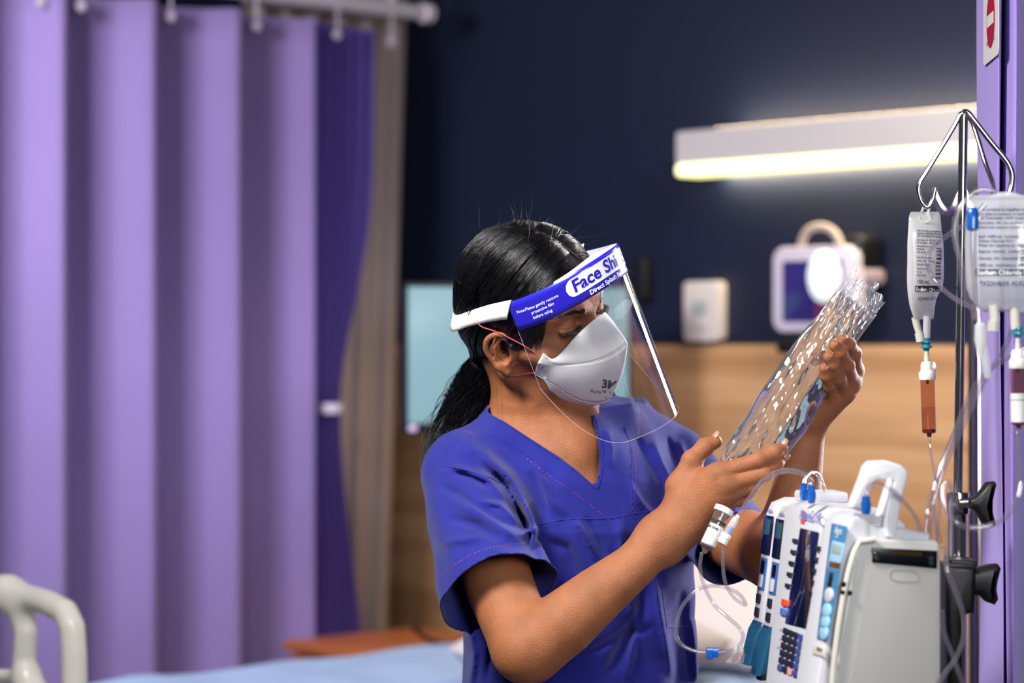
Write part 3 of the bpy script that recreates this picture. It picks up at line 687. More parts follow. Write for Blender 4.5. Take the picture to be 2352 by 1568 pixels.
# drapery: each crease is (points, half width, depth mm); + raises a fold, - sinks one
FOLDS = [([(1085, 1035), (1130, 1085), (1165, 1120), (1185, 1160), (1215, 1230), (1235, 1290)], 13, -6.5),
         ([(1055, 1015), (1110, 1050), (1165, 1095), (1210, 1160), (1240, 1230)], 22, 7),
         ([(1000, 1080), (1060, 1078), (1120, 1100), (1185, 1165)], 9, 3.5), ([(1010, 1072), (1075, 1092), (1130, 1120)], 8, -3.5),
         ([(1020, 1145), (1090, 1170), (1160, 1215), (1215, 1245)], 16, 4), ([(1030, 1190), (1090, 1205), (1150, 1240)], 10, -3),
         ([(1000, 1250), (1050, 1240), (1110, 1235)], 10, 2.5), ([(1010, 1110), (1060, 1140), (1140, 1190), (1200, 1220)], 8, -3.5),
         ([(1100, 1150), (1150, 1160), (1205, 1215)], 6, 3), ([(1190, 1230), (1228, 1215), (1220, 1260)], 6, 5),
         ([(1230, 1060), (1250, 1110), (1265, 1150), (1300, 1185)], 10, 3), ([(1215, 1080), (1240, 1130), (1262, 1200)], 9, -3.5),
         ([(1320, 1195), (1335, 1215), (1375, 1290)], 7, 3.5), ([(1345, 1185), (1375, 1240), (1400, 1290)], 7, -3),
         ([(1300, 1200), (1350, 1300), (1390, 1350)], 12, 3), ([(1420, 1195), (1430, 1240), (1420, 1300)], 10, 3),
         ([(1440, 1100), (1470, 1150), (1500, 1185), (1510, 1200)], 7, 3), ([(1500, 1010), (1520, 1060), (1548, 1120), (1560, 1150)], 9, 5),
         ([(1530, 1000), (1548, 1050), (1572, 1105)], 7, -3), ([(1560, 1010), (1575, 1050), (1600, 1090)], 7, 3),
         ([(1460, 1000), (1490, 1060), (1520, 1110), (1530, 1150)], 7, -3.5), ([(1395, 985), (1405, 1030), (1400, 1075)], 8, 2),
         ([(1100, 1400), (1130, 1480), (1120, 1568)], 9, -5), ([(1075, 1420), (1090, 1500), (1080, 1580)], 9, 4),
         ([(1140, 1450), (1150, 1520), (1165, 1580)], 7, 4), ([(1320, 1520), (1420, 1460), (1500, 1440)], 10, -4),
         ([(1380, 1568), (1430, 1480), (1470, 1400), (1475, 1330)], 13, -5), ([(1500, 1320), (1520, 1420), (1545, 1560)], 10, 4),
         ([(1565, 1350), (1570, 1450), (1585, 1568)], 9, -2), ([(1590, 1420), (1598, 1500), (1600, 1568)], 9, 4),
         ([(1440, 1330), (1460, 1440), (1440, 1560)], 10, 4), ([(1250, 1240), (1300, 1260), (1330, 1330)], 12, -4),
         ([(1600, 1120), (1650, 1180), (1690, 1260)], 8, 4), ([(1625, 1190), (1655, 1240), (1665, 1300)], 7, -4), ([(1680, 1150), (1700, 1200), (1700, 1250)], 7, 2.5),
         ([(1180, 975), (1240, 1020), (1310, 1080)], 8, 1.5), ([(1120, 1000), (1200, 1050), (1290, 1120)], 9, -1.6), ([(1270, 1300), (1330, 1380), (1350, 1480)], 14, 3)]
def gdisp(p):
    d = np.zeros(len(p)); q = pix(p)
    for pts, w_, a in FOLDS:
        pa = np.array(pts); m = (q[:, 0] > pa[:, 0].min()-3*w_) & (q[:, 0] < pa[:, 0].max()+3*w_) & (q[:, 1] > pa[:, 1].min()-3*w_) & (q[:, 1] < pa[:, 1].max()+3*w_) & (p[:, 1] < 3.08)
        if not m.any(): continue
        r, t = polyd(p[m], pts); d[m] -= a*.0021*np.exp(-(r/w_)**2)*np.clip(np.minimum(t, 1-t)*4, 0, 1)**.7
    s = p*np.array([1., 1., .55])
    d += .0016*(np.sin(s@np.array([61, 33, 70.])+2*np.sin(s@np.array([22, -31, 40.])))+.6*np.sin(s@np.array([-95, 60, 45.])+1.5*np.sin(s@np.array([40, 51, -66.]))))
    # broad drop folds towards the hem
    lo = np.clip((1.24-p[:, 2])/.2, 0, 1); u = (p[:, 0]-TX)*Lt[0]+(p[:, 1]-TY)*Lt[1]
    d += .0035*lo*np.sin(u*75+1.2+8*(p[:, 2]-1.1))
    return d
VNECK = np.array([(1128, 900), (1118, 946), (1160, 968), (1220, 1008), (1290, 1052), (1330, 1083), (1368, 1118), (1376, 1090), (1379, 1040), (1374, 1000), (1362, 960), (1335, 918), (1300, 880)], float)
def inpoly(q, poly):
    x, y = q[:, 0], q[:, 1]; c = np.zeros(len(q), bool); n = len(poly)
    for i in range(n):
        (x1, y1), (x2, y2) = poly[i], poly[(i+1) % n]
        c ^= ((y1 > y) != (y2 > y)) & (x < (x2-x1)*(y-y1)/(y2-y1+1e-12)+x1)
    return c
neckcap = cap(H(0, -20, -10), P(1255, 985, 3.05), .062, .070)
axR = unit(P(1150, 1385, 2.812)-P(1066, 1096, 2.96)); axL = unit(P(1712, 1296, 2.93)-S_L)
def sleeve_g(p, S, o, ax, rm=.12):
    near = (np.linalg.norm(p-o, axis=1) < .19) & (p[:, 1] < o[1]+.085)
    v = (p-o)@ax
    q = p-S; t = q@ax; rad = np.linalg.norm(q-t[:, None]*ax, axis=1)
    return np.where(near & (rad < rm) & (t > .09), v, -.05)
def gcut(p):
    q = pix(p); d, _ = polyd(p, VNECK, True); ins = inpoly(q, VNECK)
    v = np.where(ins, d, -d)*5.4e-4
    v = np.where(p[:, 1] < 3.075, v, -.05)
    v = np.maximum(v, -neckcap(p))
    v = np.maximum(v, .80-p[:, 2])
    v = np.maximum(v, sleeve_g(p, S_R, SL_R[0], unit(axR+np.array([.04, .20, .1]))))
    v = np.maximum(v, sleeve_g(p, S_L, SL_L[0], axL, .082))
    return v
scrub = mat('scrub_cotton', '20247F', .8, var=.06, vscale=60, bump=.45, bscale=1400, sheen=.12, spec=.2)
gV, gF = polygonize(gar, (-.25, 2.72, .77), (.45, 3.30, 1.42), .0033*VS, gdisp, .012)
gV, gF = trim(gV, gF, gcut)
top = solidify(mesh_obj('scrub_top', gV, gF, scrub, person), .0016, -1)

gfull = lambda p: run(gar, p)+gdisp(p)
def hit(x, y, f=gfull, d0=2.65, d1=3.3):
    """where the sight line to a point of the photograph meets a surface"""
    d = np.linspace(d0, d1, 400); v = f(np.array([P(x, y, t) for t in d])); i = np.argmax(v < 0)
    return P(x, y, d[max(i, 1)]-.0008)
def seam(name, pts, r, m, n=10, dash=0, f=gfull, parent=None, off=0.0):
    pts = spline(pts, n); W = np.array([hit(x, y, f) for x, y in pts])-np.array([0, off, 0]); mb = MB()
    if dash:
        for i in range(0, len(W)-1, 2): mb.tube(W[i:i+2], r, 5)
    else: mb.tube(W, r, 6)
    return mb.build(name, m, parent or top)
thread = mat('magenta_thread', 'A8327F', .6)
seamm = mat('scrub_seam', '24278C', .8)
for pts in ([(1012, 1322), (1040, 1300), (1090, 1270), (1150, 1252), (1218, 1246)],
            [(1200, 1045), (1262, 1092), (1310, 1125), (1350, 1155), (1390, 1188)],
            [(1440, 985), (1456, 1030), (1460, 1080), (1455, 1130), (1452, 1178)],
            [(1065, 988), (1078, 992), (1092, 996)], [(1533, 1390), (1539, 1434), (1592, 1437)], [(1716, 1165), (1690, 1215), (1655, 1262)]):
    seam('stitching', pts, .0004, thread, 14, 1)
for pts in ([(1232, 1205), (1300, 1192), (1395, 1190), (1450, 1180), (1505, 1172)],
            [(1434, 980), (1449, 1030), (1453, 1080), (1449, 1176)],
            [(1022, 1070), (1080, 1082), (1140, 1105), (1180, 1150)], [(1512, 1275), (1520, 1350), (1530, 1430), (1538, 1440), (1592, 1441)]):
    seam('seam_line', pts, .0007, seamm, 10)
# bound neck edge, raised a little
seam('neck_binding', [(1127, 954), (1165, 975), (1224, 1013), (1290, 1058), (1332, 1090), (1371, 1124)], .0011, scrub, 8)
seam('neck_binding', [(1373, 1120), (1382, 1085), (1384, 1040), (1379, 998), (1366, 958), (1345, 930)], .0011, scrub, 8)

# ---- trousers and shoes (below the frame, she stands on the floor)
trs = [('u', torso([(1.0, .12, .09, 0), (.9, .15, .11, 0), (.80, .155, .115, 0)], 1.0), 0)]
feet = []
for s in (-1, 1):
    hip = np.array([TX, TY, .84])+Lt*s*.085; kn = np.array([TX, TY, .47])+Lt*s*.10+Ft*.02; an = np.array([TX, TY, .09])+Lt*s*.11
    trs.append(('u', chain([hip, kn, an], [.092, .07, .066]), .03)); feet.append(an)
def tcut(p): return np.maximum(.055-p[:, 2], p[:, 2]-.97)
tV, tF = polygonize(trs, (-.2, 2.8, -.02), (.35, 3.3, 1.0), .008); tV, tF = trim(tV, tF, tcut)
solidify(mesh_obj('scrub_trousers', tV, tF, scrub, person), .002, -1)
for an in feet:
    so = [('u', chain([an+[0, 0, -.045], an+Ft*.07+[0, 0, -.05], an+Ft*.15+[0, 0, -.06]], [.042, .042, .034]), .01), ('u', cap(an+[0, 0, -.03], an+[0, 0, .05], .04, .038), .02)]
    sV, sF = polygonize(so, an-.25, an+.25, .006); sV[:, 2] = np.maximum(sV[:, 2], .001)
    mesh_obj('shoe', sV, sF, mat('shoe_leather', '20222A', .5), person)

# ---- face: eyes, brows, lashes, nails
ew = mat('eye_white', 'D8CFC8', .15, coat=1); eb = mat('eye_iris', '1E120C', .1, coat=1)
gz = unit(RH@unit([0, 1, -.55]))
for s in (-1, 1):
    c = H(s*31, 74, 32); prof = [(0.0001, .0124)]
    mb = MB().lathe([(max(.0001, .0124*math.sin(a)), .0124*math.cos(a)) for a in np.linspace(.48, math.pi, 16)], c, gz, 24)
    e = mb.build('eye', ew, person, sharp=None)
    mb = MB().lathe([(.0001, .0131)]+[(.0127*math.sin(a), .0124*math.cos(a)+.0006*math.cos(a*3.2)) for a in np.linspace(.1, .49, 6)], c, gz, 20)
    mb.build('iris', eb, e, sharp=None)
hairm = mat('hair', '0C0B0E', .26, spec=.75, var=.35, vscale=30)
def strands(name, curves, r, m, parent, sides=3, taper=True, kind=None):
    Vs, Fs, n = [], [], 0
    for c in curves:
        c = np.asarray(c); k = len(c); T = np.gradient(c, axis=0); T /= np.linalg.norm(T, axis=1)[:, None]+1e-12
        up = np.array([.3, -.5, .8]); u = np.cross(T, up); u /= np.linalg.norm(u, axis=1)[:, None]+1e-9; v = np.cross(T, u)
        rr = r*(1-.85*np.linspace(0, 1, k)**3)[:, None] if taper else np.full((k, 1), r)
        ring = np.stack([c+rr*(u*math.cos(a)+v*math.sin(a)) for a in 2*math.pi*np.arange(sides)/sides], 1)
        Vs.append(ring.reshape(-1, 3)); i = np.arange(k-1)[:, None]*sides; j = np.arange(sides)[None]; j2 = (j+1) % sides
        Fs.append(np.stack([i+j, i+j2, i+sides+j2, i+sides+j], -1).reshape(-1, 4)+n); n += k*sides
    return mesh_obj(name, np.concatenate(Vs), np.concatenate(Fs), m, parent, kind=kind)
hf = group(head)
def onhead(l, u, lift=0., f0=130.):
    F_ = np.linspace(f0, 40, 400); v = hf(np.stack([np.full(400, l), F_, np.full(400, u)], 1)/1000); i = np.argmax(v < 0)
    return np.array([l, F_[i]+lift, u])
for s in (-1, 1):
    cs = []
    for i in range(420):
        t = rng.random(); l = s*(15+33*t); u = 47+8.5*math.sin(min(1, t*1.25)*1.9)-t*5.5+rng.normal()*2.0*(1.15-t)
        a = onhead(l, u, .2); b = onhead(l+s*(4+4*t), u+3.5-6*t, .9); cs.append(Hm([a, (a+b)/2+[0, .7, .3], b]))
    strands('eyebrow', cs, .00016, hairm, person)
    cs = []
    for i in range(80):
        t = i/80; q = [mm(s*17, 87, 29.3), mm(s*25, 89.4, 28.2), mm(s*33, 89.2, 27.5), mm(s*41, 84.5, 27.3), mm(s*46, 79.5, 28.3)]
        b = np.array([np.interp(t*4, range(5), [x[k] for x in q]) for k in range(3)])*1000; ln = 5.5+4*t+rng.random()
        o = np.array([s*(t-.3)*.9, 1.0, -.45+.15*rng.normal()]); o /= np.linalg.norm(o)
        cs.append(Hm([b, b+o*ln*.5+[0, 0, -.4], b+o*ln+[0, 0, .9]]))
    strands('eyelashes', cs, .00022, hairm, person)
nailm = mat('fingernail', 'B07F6C', .22, spec=.6)
def nail(tip, prev, nrm, w_, l_):
    ax = unit(tip-prev); nrm = unit(nrm-ax*np.dot(nrm, ax)); sd = np.cross(ax, nrm); G = []
    for i in range(8):
        t = -1+2*i/7; row = []
        ww = w_*(1-.35*max(0, t)**3)*(1-.25*max(0, -t)**4)
        for j in range(7):
            s_ = -1+2*j/6; row.append(tip+ax*(l_*t*(1-.12*s_*s_*(t > .5)))+sd*ww*s_*.93+nrm*(-.0021*s_*s_-.0006*t*t))
        G.append(row)
    return solidify(MB().grid(G).build('fingernail', nailm, person), .0005, 0)
cam0 = np.array([0, 0, ZC])
for (pts, rs), nr, lo_ in ([(rh_f[0], [-.3, -.75, .75], .006), (rh_f[1], [.55, -.75, .2], .006), (rh_t[0], [-.1, -.3, 1], .0065)]
                      + [(f_, [.25, -1, .35], .0058) for f_ in lh_f]):
    tp, pv = pts[-1], pts[-2]; ax = unit(tp-pv); nr = np.array(nr, float); nr = unit(nr-ax*np.dot(nr, ax))
    nail(tp+ax*.001+nr*(rs[-1]+.0007), pv, nr, rs[-1]*.72, lo_)

# ---- hair
hc = mm(0, -6, 34)
scalp = [('u', ell(mm(0, -4, 44), mm(71.5, 86, 84)), 0), ('u', ell(mm(0, -40, 0), mm(50, 40, 48)), .03), ('u', ell(mm(-8, -56, -48), mm(22, 20, 22)), .02),
         ('u', ell(mm(0, 25, 62), mm(62, 56, 58)), .02), ('u', ell(mm(-60, 32, 34), mm(12.5, 28, 32)), .012), ('u', ell(mm(60, 32, 34), mm(12.5, 28, 32)), .012),
         ('s', ell(mm(0, 115, 4), mm(84, 60, 84)), .006), ('s', ell(mm(0, 72, -68), mm(95, 82, 62)), .008),
         ('s', ell(mm(-80, 17, -8), mm(22, 21, 32)), .006), ('s', ell(mm(80, 17, -8), mm(22, 21, 32)), .006)]
TIE = mm(-10, -62, -62)
hw = group(scalp)
cV, cF = polygonize([('u', group(scalp, RH, HO), 0)], HO-.2, HO+.2, .0028*VS)
hair = mesh_obj('hair', cV, cF, hairm, person)
PART = mm(8, 0, 0)
def radial(dirs):
    """distance from the hair centre to the cap along unit directions"""
    t = np.full(len(dirs), .17)
    for _ in range(40):
        v = hw(hc+dirs*t[:, None]); t = t-np.clip(v, -.01, .02)*.7
    return t
cs = []
tied = unit(TIE-hc)
NS = int(6800/VS)
for i in range(NS):
    side = -1 if rng.random() < .8 else 1
    m_ = rng.random()
    if m_ < .45:      # from the parting
        a = rng.random(); r0 = mm(5+rng.normal()*1.5, 60-95*a, 108+12*math.sin(a*2.4)-18*a)
    else:             # from the hairline and over the crown
        th = rng.random(); r0 = np.array([side*(.005+.066*th), .068-.072*th**1.5+rng.normal()*.004, .104-.075*th**1.4+rng.normal()*.004])
        if rng.random() < .35: r0 = np.array([side*.065*rng.random(), -.02-.05*rng.random(), .12])
    d0 = unit(r0-hc); mid = unit(d0*.5+tied*.45+np.array([side*(.35+.25*rng.random()), 0.02, .10*rng.normal()]))
    n = 18; t = np.linspace(0, 1, n)[:, None]; e = t*t*(3-2*t)*.4+t*.6
    d = (1-e)**2*d0+2*e*(1-e)*mid*1.15+e*e*tied; d /= np.linalg.norm(d, axis=1)[:, None]
    cs.append(d)
mids = np.array([c[7] for c in cs]); seeds_ = mids[rng.integers(0, NS, 120)]; LI = np.argmax(mids@seeds_.T, 1); LK = rng.random(120)**1.3
for i in range(NS):      # gather into locks
    t_ = np.sin(np.linspace(0, math.pi, 18))[:, None]*.45; c_ = cs[i]+(seeds_[LI[i]]-mids[i])*t_; cs[i] = c_/np.linalg.norm(c_, axis=1)[:, None]
D = np.concatenate(cs); Rr = radial(D).reshape(NS, -1)
out = []
for i in range(NS):
    lift = .0006+.0012*rng.random()+.0052*LK[LI[i]]; ph = rng.random()*6.28; t = np.linspace(0, 1, 18)
    wob = .0011*np.sin(t*17+ph)*np.sin(t*3.1)
    q = hc+cs[i]*(Rr[i]+lift*np.minimum(1, t*8)+wob)[:, None]; out.append(HO+q@RH.T)
# side hair between the band and the ear
sf = [('u', group([body[0]]), 0), ('u', group(scalp, RH, HO), 0)]
for i in range(int(520/VS)):
    x, y = 1178+78*rng.random()**.8, 728+40*rng.random(); x += -(y-728)*.1; x2, y2 = 1150+26*rng.random(), 772+26*rng.random()+(x-1178)*.22
    xm, ym = (x+x2)/2+6*rng.random(), (y+y2)/2+5+9*rng.random(); a, b, c = [hit(u_, v_, lambda p: run(sf, p), 2.75, 3.05)-np.array([.0008, .0012, 0])*(1+rng.random()) for u_, v_ in ((x, y), (xm, ym), (x2, y2))]
    out.append(spline([a, b, c], 4))
for i in range(70):      # wisps past the hairline
    x, y = 1225+30*rng.random(), 735+35*rng.random(); a = hit(x, y, lambda p: run(sf, p), 2.75, 3.05)-np.array([0, .001, 0]); b = hit(x-10+8*rng.random(), y+22, lambda p: run(sf, p), 2.75, 3.05)-np.array([0, .0012, 0]); c = hit(x-22+10*rng.random(), y+38+14*rng.random(), lambda p: run(sf, p), 2.75, 3.05)-np.array([0, .001, 0]); out.append(spline([a, b, c], 4))
# ponytail
tail = spline([HO+RH@TIE, P(1098, 880, 3.055), P(1070, 945, 3.07), P(1030, 1010, 3.07), P(1004, 1055, 3.05), P(990, 1100, 3.03)], 6)
tr = np.interp(np.linspace(0, 1, len(tail)), [0, .12, .35, .6, .85, 1], [.017, .026, .031, .026, .016, .007])
T = np.gradient(tail, axis=0); T /= np.linalg.norm(T, axis=1)[:, None]; U_ = np.cross(T, [0, 1., 0]); U_ /= np.linalg.norm(U_, axis=1)[:, None]; W_ = np.cross(T, U_)
for i in range(int(1500/VS)):
    a = rng.random()*6.28; rr = math.sqrt(rng.random()); k0 = rng.integers(0, 3); ke = rng.integers(len(tail)-9, len(tail)+1)
    tt = np.arange(len(tail)); aa = a+.25*np.sin(tt*.25+rng.random()*6)+.02*tt; q = rr*(1+.10*np.sin(tt*.5+rng.random()*6))
    if rng.random() < .12: q = q*np.linspace(1, 1.35+.4*rng.random(), len(tail))
    c = tail+(U_*np.cos(aa)[:, None]+W_*np.sin(aa)[:, None])*(tr*q)[:, None]
    out.append(c[k0:ke])
strands('hair_strands', out, .00042, hairm, hair, kind='stuff')
core = MB().tube(tail[:-4], tr[:-4]*.82, 14); core.build('ponytail', hairm, hair)
# fly-aways
out = []
for i in range(190):
    d0 = unit(np.array([rng.normal()*.5-.1, rng.normal()*.75, .8+.3*rng.random()]));
    if rng.random() < .25: d0 = unit(np.array([-.8, -.3+rng.normal()*.4, .3*rng.normal()]))
    r0 = radial(d0[None])[0]; p0 = hc+d0*r0; g = unit(d0*(.35+.6*rng.random())+np.array([rng.normal()*.5, .5*rng.normal()-.2, rng.normal()*.3])); L = .010+.028*rng.random()**2
    t = np.linspace(0, 1, 9)[:, None]; cu = rng.normal(size=3)*.6
    out.append(HO+(p0+g*L*t+cu*L*t*t)@RH.T)
out += [spline([P(1375, 575, 2.93), P(1420, 590, 2.92), P(1450, 625, 2.92), P(1480, 640, 2.92), P(1504, 632, 2.93)], 5)]
for x, y in ((1140, 955), (1150, 940), (1192, 900), (1196, 930)):
    out.append(spline([P(x, y-70, 2.95), P(x+4, y, 2.95), P(x+rng.normal()*8, y+60, 2.94)], 5))
strands('loose_hairs', out, .00016, hairm, hair, kind='stuff')
strands('loose_hairs', [spline([P(1112, 845, 3.0), P(1096, 870, 3.0), P(1110, 880, 3.0)], 4)], .0002, hairm, hair, kind='stuff')
chit = lambda x, y: hit(x, y, lambda p: hw((p-HO)@RH), 2.75, 3.1)
MB().tube(spline([chit(*q)-np.array([0, .0012, 0]) for q in ((1258, 541), (1282, 556), (1305, 573), (1326, 590), (1344, 604))], 5), .0013, 8, flat=.5).build('parting', mat('scalp_skin', '4A2E20', .7), hair)
MB().lathe([(.013, -.006), (.019, -.004), (.0205, 0), (.019, .004), (.013, .006)], HO+RH@TIE, unit(tail[2]-tail[0]), 20).build('hair_tie', mat('hair_tie', '15151C', .8), hair)
# ------------------------------------------------------------------ respirator and face shield on her head
def mp(x, y, l):
    """head coordinates (mm) of a sight line where it crosses the plane left = l"""
    o = (np.array([0, 0, ZC])-HO)@RH; d = (P(x, y, 1)-np.array([0, 0, ZC]))@RH
    return (o+(l/1000-o[0])/d[0]*d)*1000
hno = [('u', group(head[:-12], RH, HO), 0)]+body[1:3]
hsk = lambda x, y, off=1.5: (lambda p: ((p-HO)@RH)*1000)(hit(x, y, lambda p: run(hno, p), 2.75, 3.15)-np.array([off*.0006, off*.001, 0]))
mask = empty('respirator_mask', H(0, 110, -35))
tag(mask, 'white folded respirator mask with pink straps covering her nose and mouth', 'mask')
maskm = mat('respirator_fabric', 'ECEAEB', .8, bump=.5, bscale=1500, sss=.1, sssr=(1, 1, 1), sssc=.004)
def row(right, mid):
    r = np.array(right+[mid], float); l = r[:-1][::-1].copy(); l[:, 0] *= -1
    return spline(np.vstack([r, l]), 7)
R0 = row([hsk(1249, 811), hsk(1277, 823), mp(1326, 770, -31), mp(1360, 739, -14)], mp(1380, 726, 0))
R1 = row([hsk(1238, 833, 2.5), mp(1297, 837, -52), mp(1364, 829, -30), mp(1408, 811, -13)], mp(1439, 788, 0))
R2 = row([hsk(1229, 857), mp(1270, 882, -56), mp(1322, 915, -36), mp(1366, 925, -14)], mp(1398, 918, 0))
R3 = row([mp(1255, 866, -60), mp(1264, 901, -50), np.array([-34., 62, -72]), np.array([-14., 82, -84])], np.array([0, 84., -88]))
def loft(a, b, n, bulge=0.):
    t = np.linspace(0, 1, n)[:, None, None]; G = a[None]*(1-t)+b[None]*t
    c = G.mean((0, 1)); out = G-np.array([0, 45, -25]); out /= np.linalg.norm(out, axis=-1, keepdims=True)
    e = 1-np.abs(np.linspace(-1, 1, a.shape[0]))[None, :, None]**2.5
    return G+out*bulge*4*t*(1-t)*e
for nm, a, b, bu in (('upper_panel', R0, R1, 3.5), ('centre_panel', R1, R2, 6), ('lower_panel', R2, R3, 2)):
    o = MB().grid(Hm(loft(a, b, 12, bu))).build(nm, maskm, sharp=None); solidify(o, .0012, 0); adopt(mask, o)
for nm, a, r in (('edge_seam', R1, .0009), ('edge_seam', R2, .0011), ('edge_seam', R0, .0007)):
    o = MB().tube(Hm(a), r, 6).build(nm, maskm); adopt(mask, o)
ink = mat('grey_print', '55565C', .7)
mb = MB()      # dotted weld along the nose edge, staples on the tab
for k in range(26):
    t = k/25; q = R0[2]*(1-t)+R0[2]; i = 7+t*19; j = int(i); a = R0[j]*(1-i+j)+R0[j+1]*(i-j); b = R1[j]*(1-i+j)+R1[j+1]*(i-j); s = a+(b-a)*.10; s2 = a+(b-a)*.17
    for c in (s, s2):
        c = c+np.array([-.8, .8, 0]); mb.tube([H(*(c-[0, .2, .3])), H(*(c+[0, .2, .3]))], .00035, 5)
o = mb.build('weld_dots', ink, kind='stuff'); adopt(mask, o)
for (x, y, dx, dy) in ((1250, 823, 8, -2), (1243, 846, 8, -5), (1246, 838, 1, 8), (1252, 829, 2, 7)):
    a, b = mp(x, y, -66.5), mp(x+dx, y+dy, -66); o = MB().tube([H(*a), H(*b)], .0003, 5).build('staple', ink); adopt(mask, o)
def mask_print(body, x, y, size, bold, ang, lb):
    Vt, Ft_ = text_mesh(body, size, bold, 'CENTER'); ca, sa = math.cos(ang), math.sin(ang)
    V3 = []
    for vx, vy, _ in Vt:
        qx, qy = x+vx*ca+vy*sa, y-(vy*ca-vx*sa)
        V3.append(MHIT(qx, qy))
    return V3, Ft_
_g = Hm(loft(R1, R2, 12, 6))
_gp = pix(_g.reshape(-1, 3)); _gd = _g.reshape(-1, 3)[:, 1]
def MHIT(x, y):
    r = np.hypot(_gp[:, 0]-x, _gp[:, 1]-y); k = np.argsort(r)[:6]; front = _gd[k].min(); k = k[_gd[k] < front+.02]; w_ = 1/(r[k]+1); return P(x, y, (w_*_gd[k]).sum()/w_.sum()-.0022)
from mathutils.bvhtree import BVHTree
_q = loft(R1, R2, 12, 6); _a, _b = _q.shape[:2]
_bv = BVHTree.FromPolygons([Vector(p) for p in _g.reshape(-1, 3)], [(i*_b+j, i*_b+j+1, (i+1)*_b+j+1, (i+1)*_b+j) for i in range(_a-1) for j in range(_b-1)])
def MHIT(x, y):
    for dx in (0, -2, -4, -7, -11, -16, -24):
        d_ = P(x+dx, y, 1)-np.array([0, 0, ZC]); h_ = _bv.ray_cast(Vector((0, 0, ZC)), Vector(d_).normalized())
        if h_[0] is not None: return P(x+dx*.6, y, h_[0][1]-.0012)
    return P(x, y, 2.87)
mb = MB()
for b_, x, y, sz, bo in (('3M', 1398, 892, 27, 1.2), ('Aura\u2122 1870+', 1392, 906, 13, .1), ('N95', 1400, 919, 12, .1)):
    V3, F3 = mask_print(b_, x, y, sz, bo, math.radians(8), 0); mb.add(V3, F3)
o = mb.build('maker_print', ink, smooth=False, kind='stuff'); adopt(mask, o)
pink = mat('pink_elastic', 'D9626F', .6)
for pts in ([(mp(1238, 818, -67)), mp(1210, 798, -74), mp(1175, 779, -80), mp(1140, 762, -83), mp(1106, 750, -82), mp(1096, 735, -80)],
            [hsk(1232, 856, 3), hsk(1215, 858, 3), hsk(1195, 862, 3), hsk(1178, 863, 3), hsk(1160, 862, 3)]):
    o = MB().tube(Hm(spline(pts, 6)), .0016, 8, flat=.5).build('head_strap', pink); adopt(mask, o)

# ---- shield
TS = math.radians(22); DN = np.array([0, math.sin(TS), -math.cos(TS)]); FS = np.array([0, math.cos(TS), math.sin(TS)])
SA, SB, S0 = 82., 120., 40.
def sp(phi, dn, off=0.):
    n = unit([math.sin(phi)/SA, math.cos(phi)/SB, 0])*off
    return H(*(np.array([1., 0, 0])*(SA*math.sin(phi)+n[0])+FS*(S0+SB*math.cos(phi)+n[1])+DN*dn))
_ph = np.linspace(-1.6, 1.6, 800); _al = np.concatenate([[0], np.cumsum(np.hypot(SA*np.diff(np.sin(_ph)), SB*np.diff(np.cos(_ph))))]); _al -= np.interp(0, _ph, _al)
arc = lambda s: float(np.interp(s, _al, _ph)); arcs = lambda p_: float(np.interp(p_, _ph, _al))
dtop = lambda p_: -73+17*math.sin(p_)**2
P1 = math.radians(83)
shield = empty('face_shield', sp(0, -60))
tag(shield, 'clear wrap-around face shield with blue and white printed band on her forehead', 'face shield')
clear = film_mat('clear_film', (.965, .97, .985), 1.85, .02)
def dbot(p_):
    t = max(0, (abs(math.degrees(p_))-38)/45); return 149-92*min(1, t)**2.3
G = [[sp(p_, dtop(p_)+(dbot(p_)-dtop(p_))*t, .4*math.sin(5*p_+2)*t) for t in np.linspace(0, 1, 26)] for p_ in np.linspace(-P1, P1, 90)]
film = MB().grid(G).build('film', clear, sharp=None); adopt(shield, film)
rim = [g[-1] for g in G]; rl = [G[0][k] for k in range(26)]; rr_ = [G[-1][k] for k in range(25, -1, -1)]
o = MB().tube(rl+rim[1:]+rr_[1:], .00028, 6).build('cut_edge', mat('clear_edge', 'E8ECF2', .15, trans=.5)); adopt(shield, o)
bandm = mat('blue_print', '2A25B8', .25, coat=.6)
def bpt(s, h, off): p_ = arc(s); return sp(p_, dtop(p_)+h, off)
sE = arcs(P1)
G = [[bpt(s, h, .5) for h in np.linspace(0, 37, 6)] for s in np.linspace(-sE, sE, 100)]
band = solidify(MB().grid(G).build('printed_band', bandm, sharp=None), .0003, 0); adopt(shield, band)
G = [[bpt(s, h, -.6) for h in np.linspace(.3, 36.7, 6)] for s in np.linspace(-sE+1, sE-1, 100)]
o = MB().grid(G).build('liner', mat('band_liner', 'E9E9F0', .5), sharp=None); adopt(shield, o)
whitep = mat('white_print', 'F2F1F0', .3, coat=.4)
bh = arcs(math.radians(-44)); s1 = -bh+6
G = []
for s in np.linspace(bh, s1, 90):
    e = min(s-bh, s1-s); r = 10.6; hh = math.sqrt(max(0, r*r-(r-min(e, r))**2)); G.append([bpt(s, 15.8+hh*t, .9) for t in np.linspace(-1, 1, 7)])
o = MB().grid(G).build('white_panel', whitep, sharp=None); adopt(shield, o); pill = o
def band_text(name, body, s, h, size, bold, m, off, par, line=1., kind='stuff'):
    V_, F_ = text_mesh(body, size, bold, line=line); mb = MB()
    mb.add([bpt(s+v[0], h-v[1], off) for v in V_], F_); o = mb.build(name, m, smooth=False, kind=kind); adopt(shield, o); return o
band_text('lettering', 'Face Shield', arcs(math.radians(-39)), 22, 21, .6, bandm, 1.15, pill)
band_text('lettering', 'Direct Splash Protection', arcs(math.radians(-29)), 34.2, 7.6, .22, whitep, .95, band)
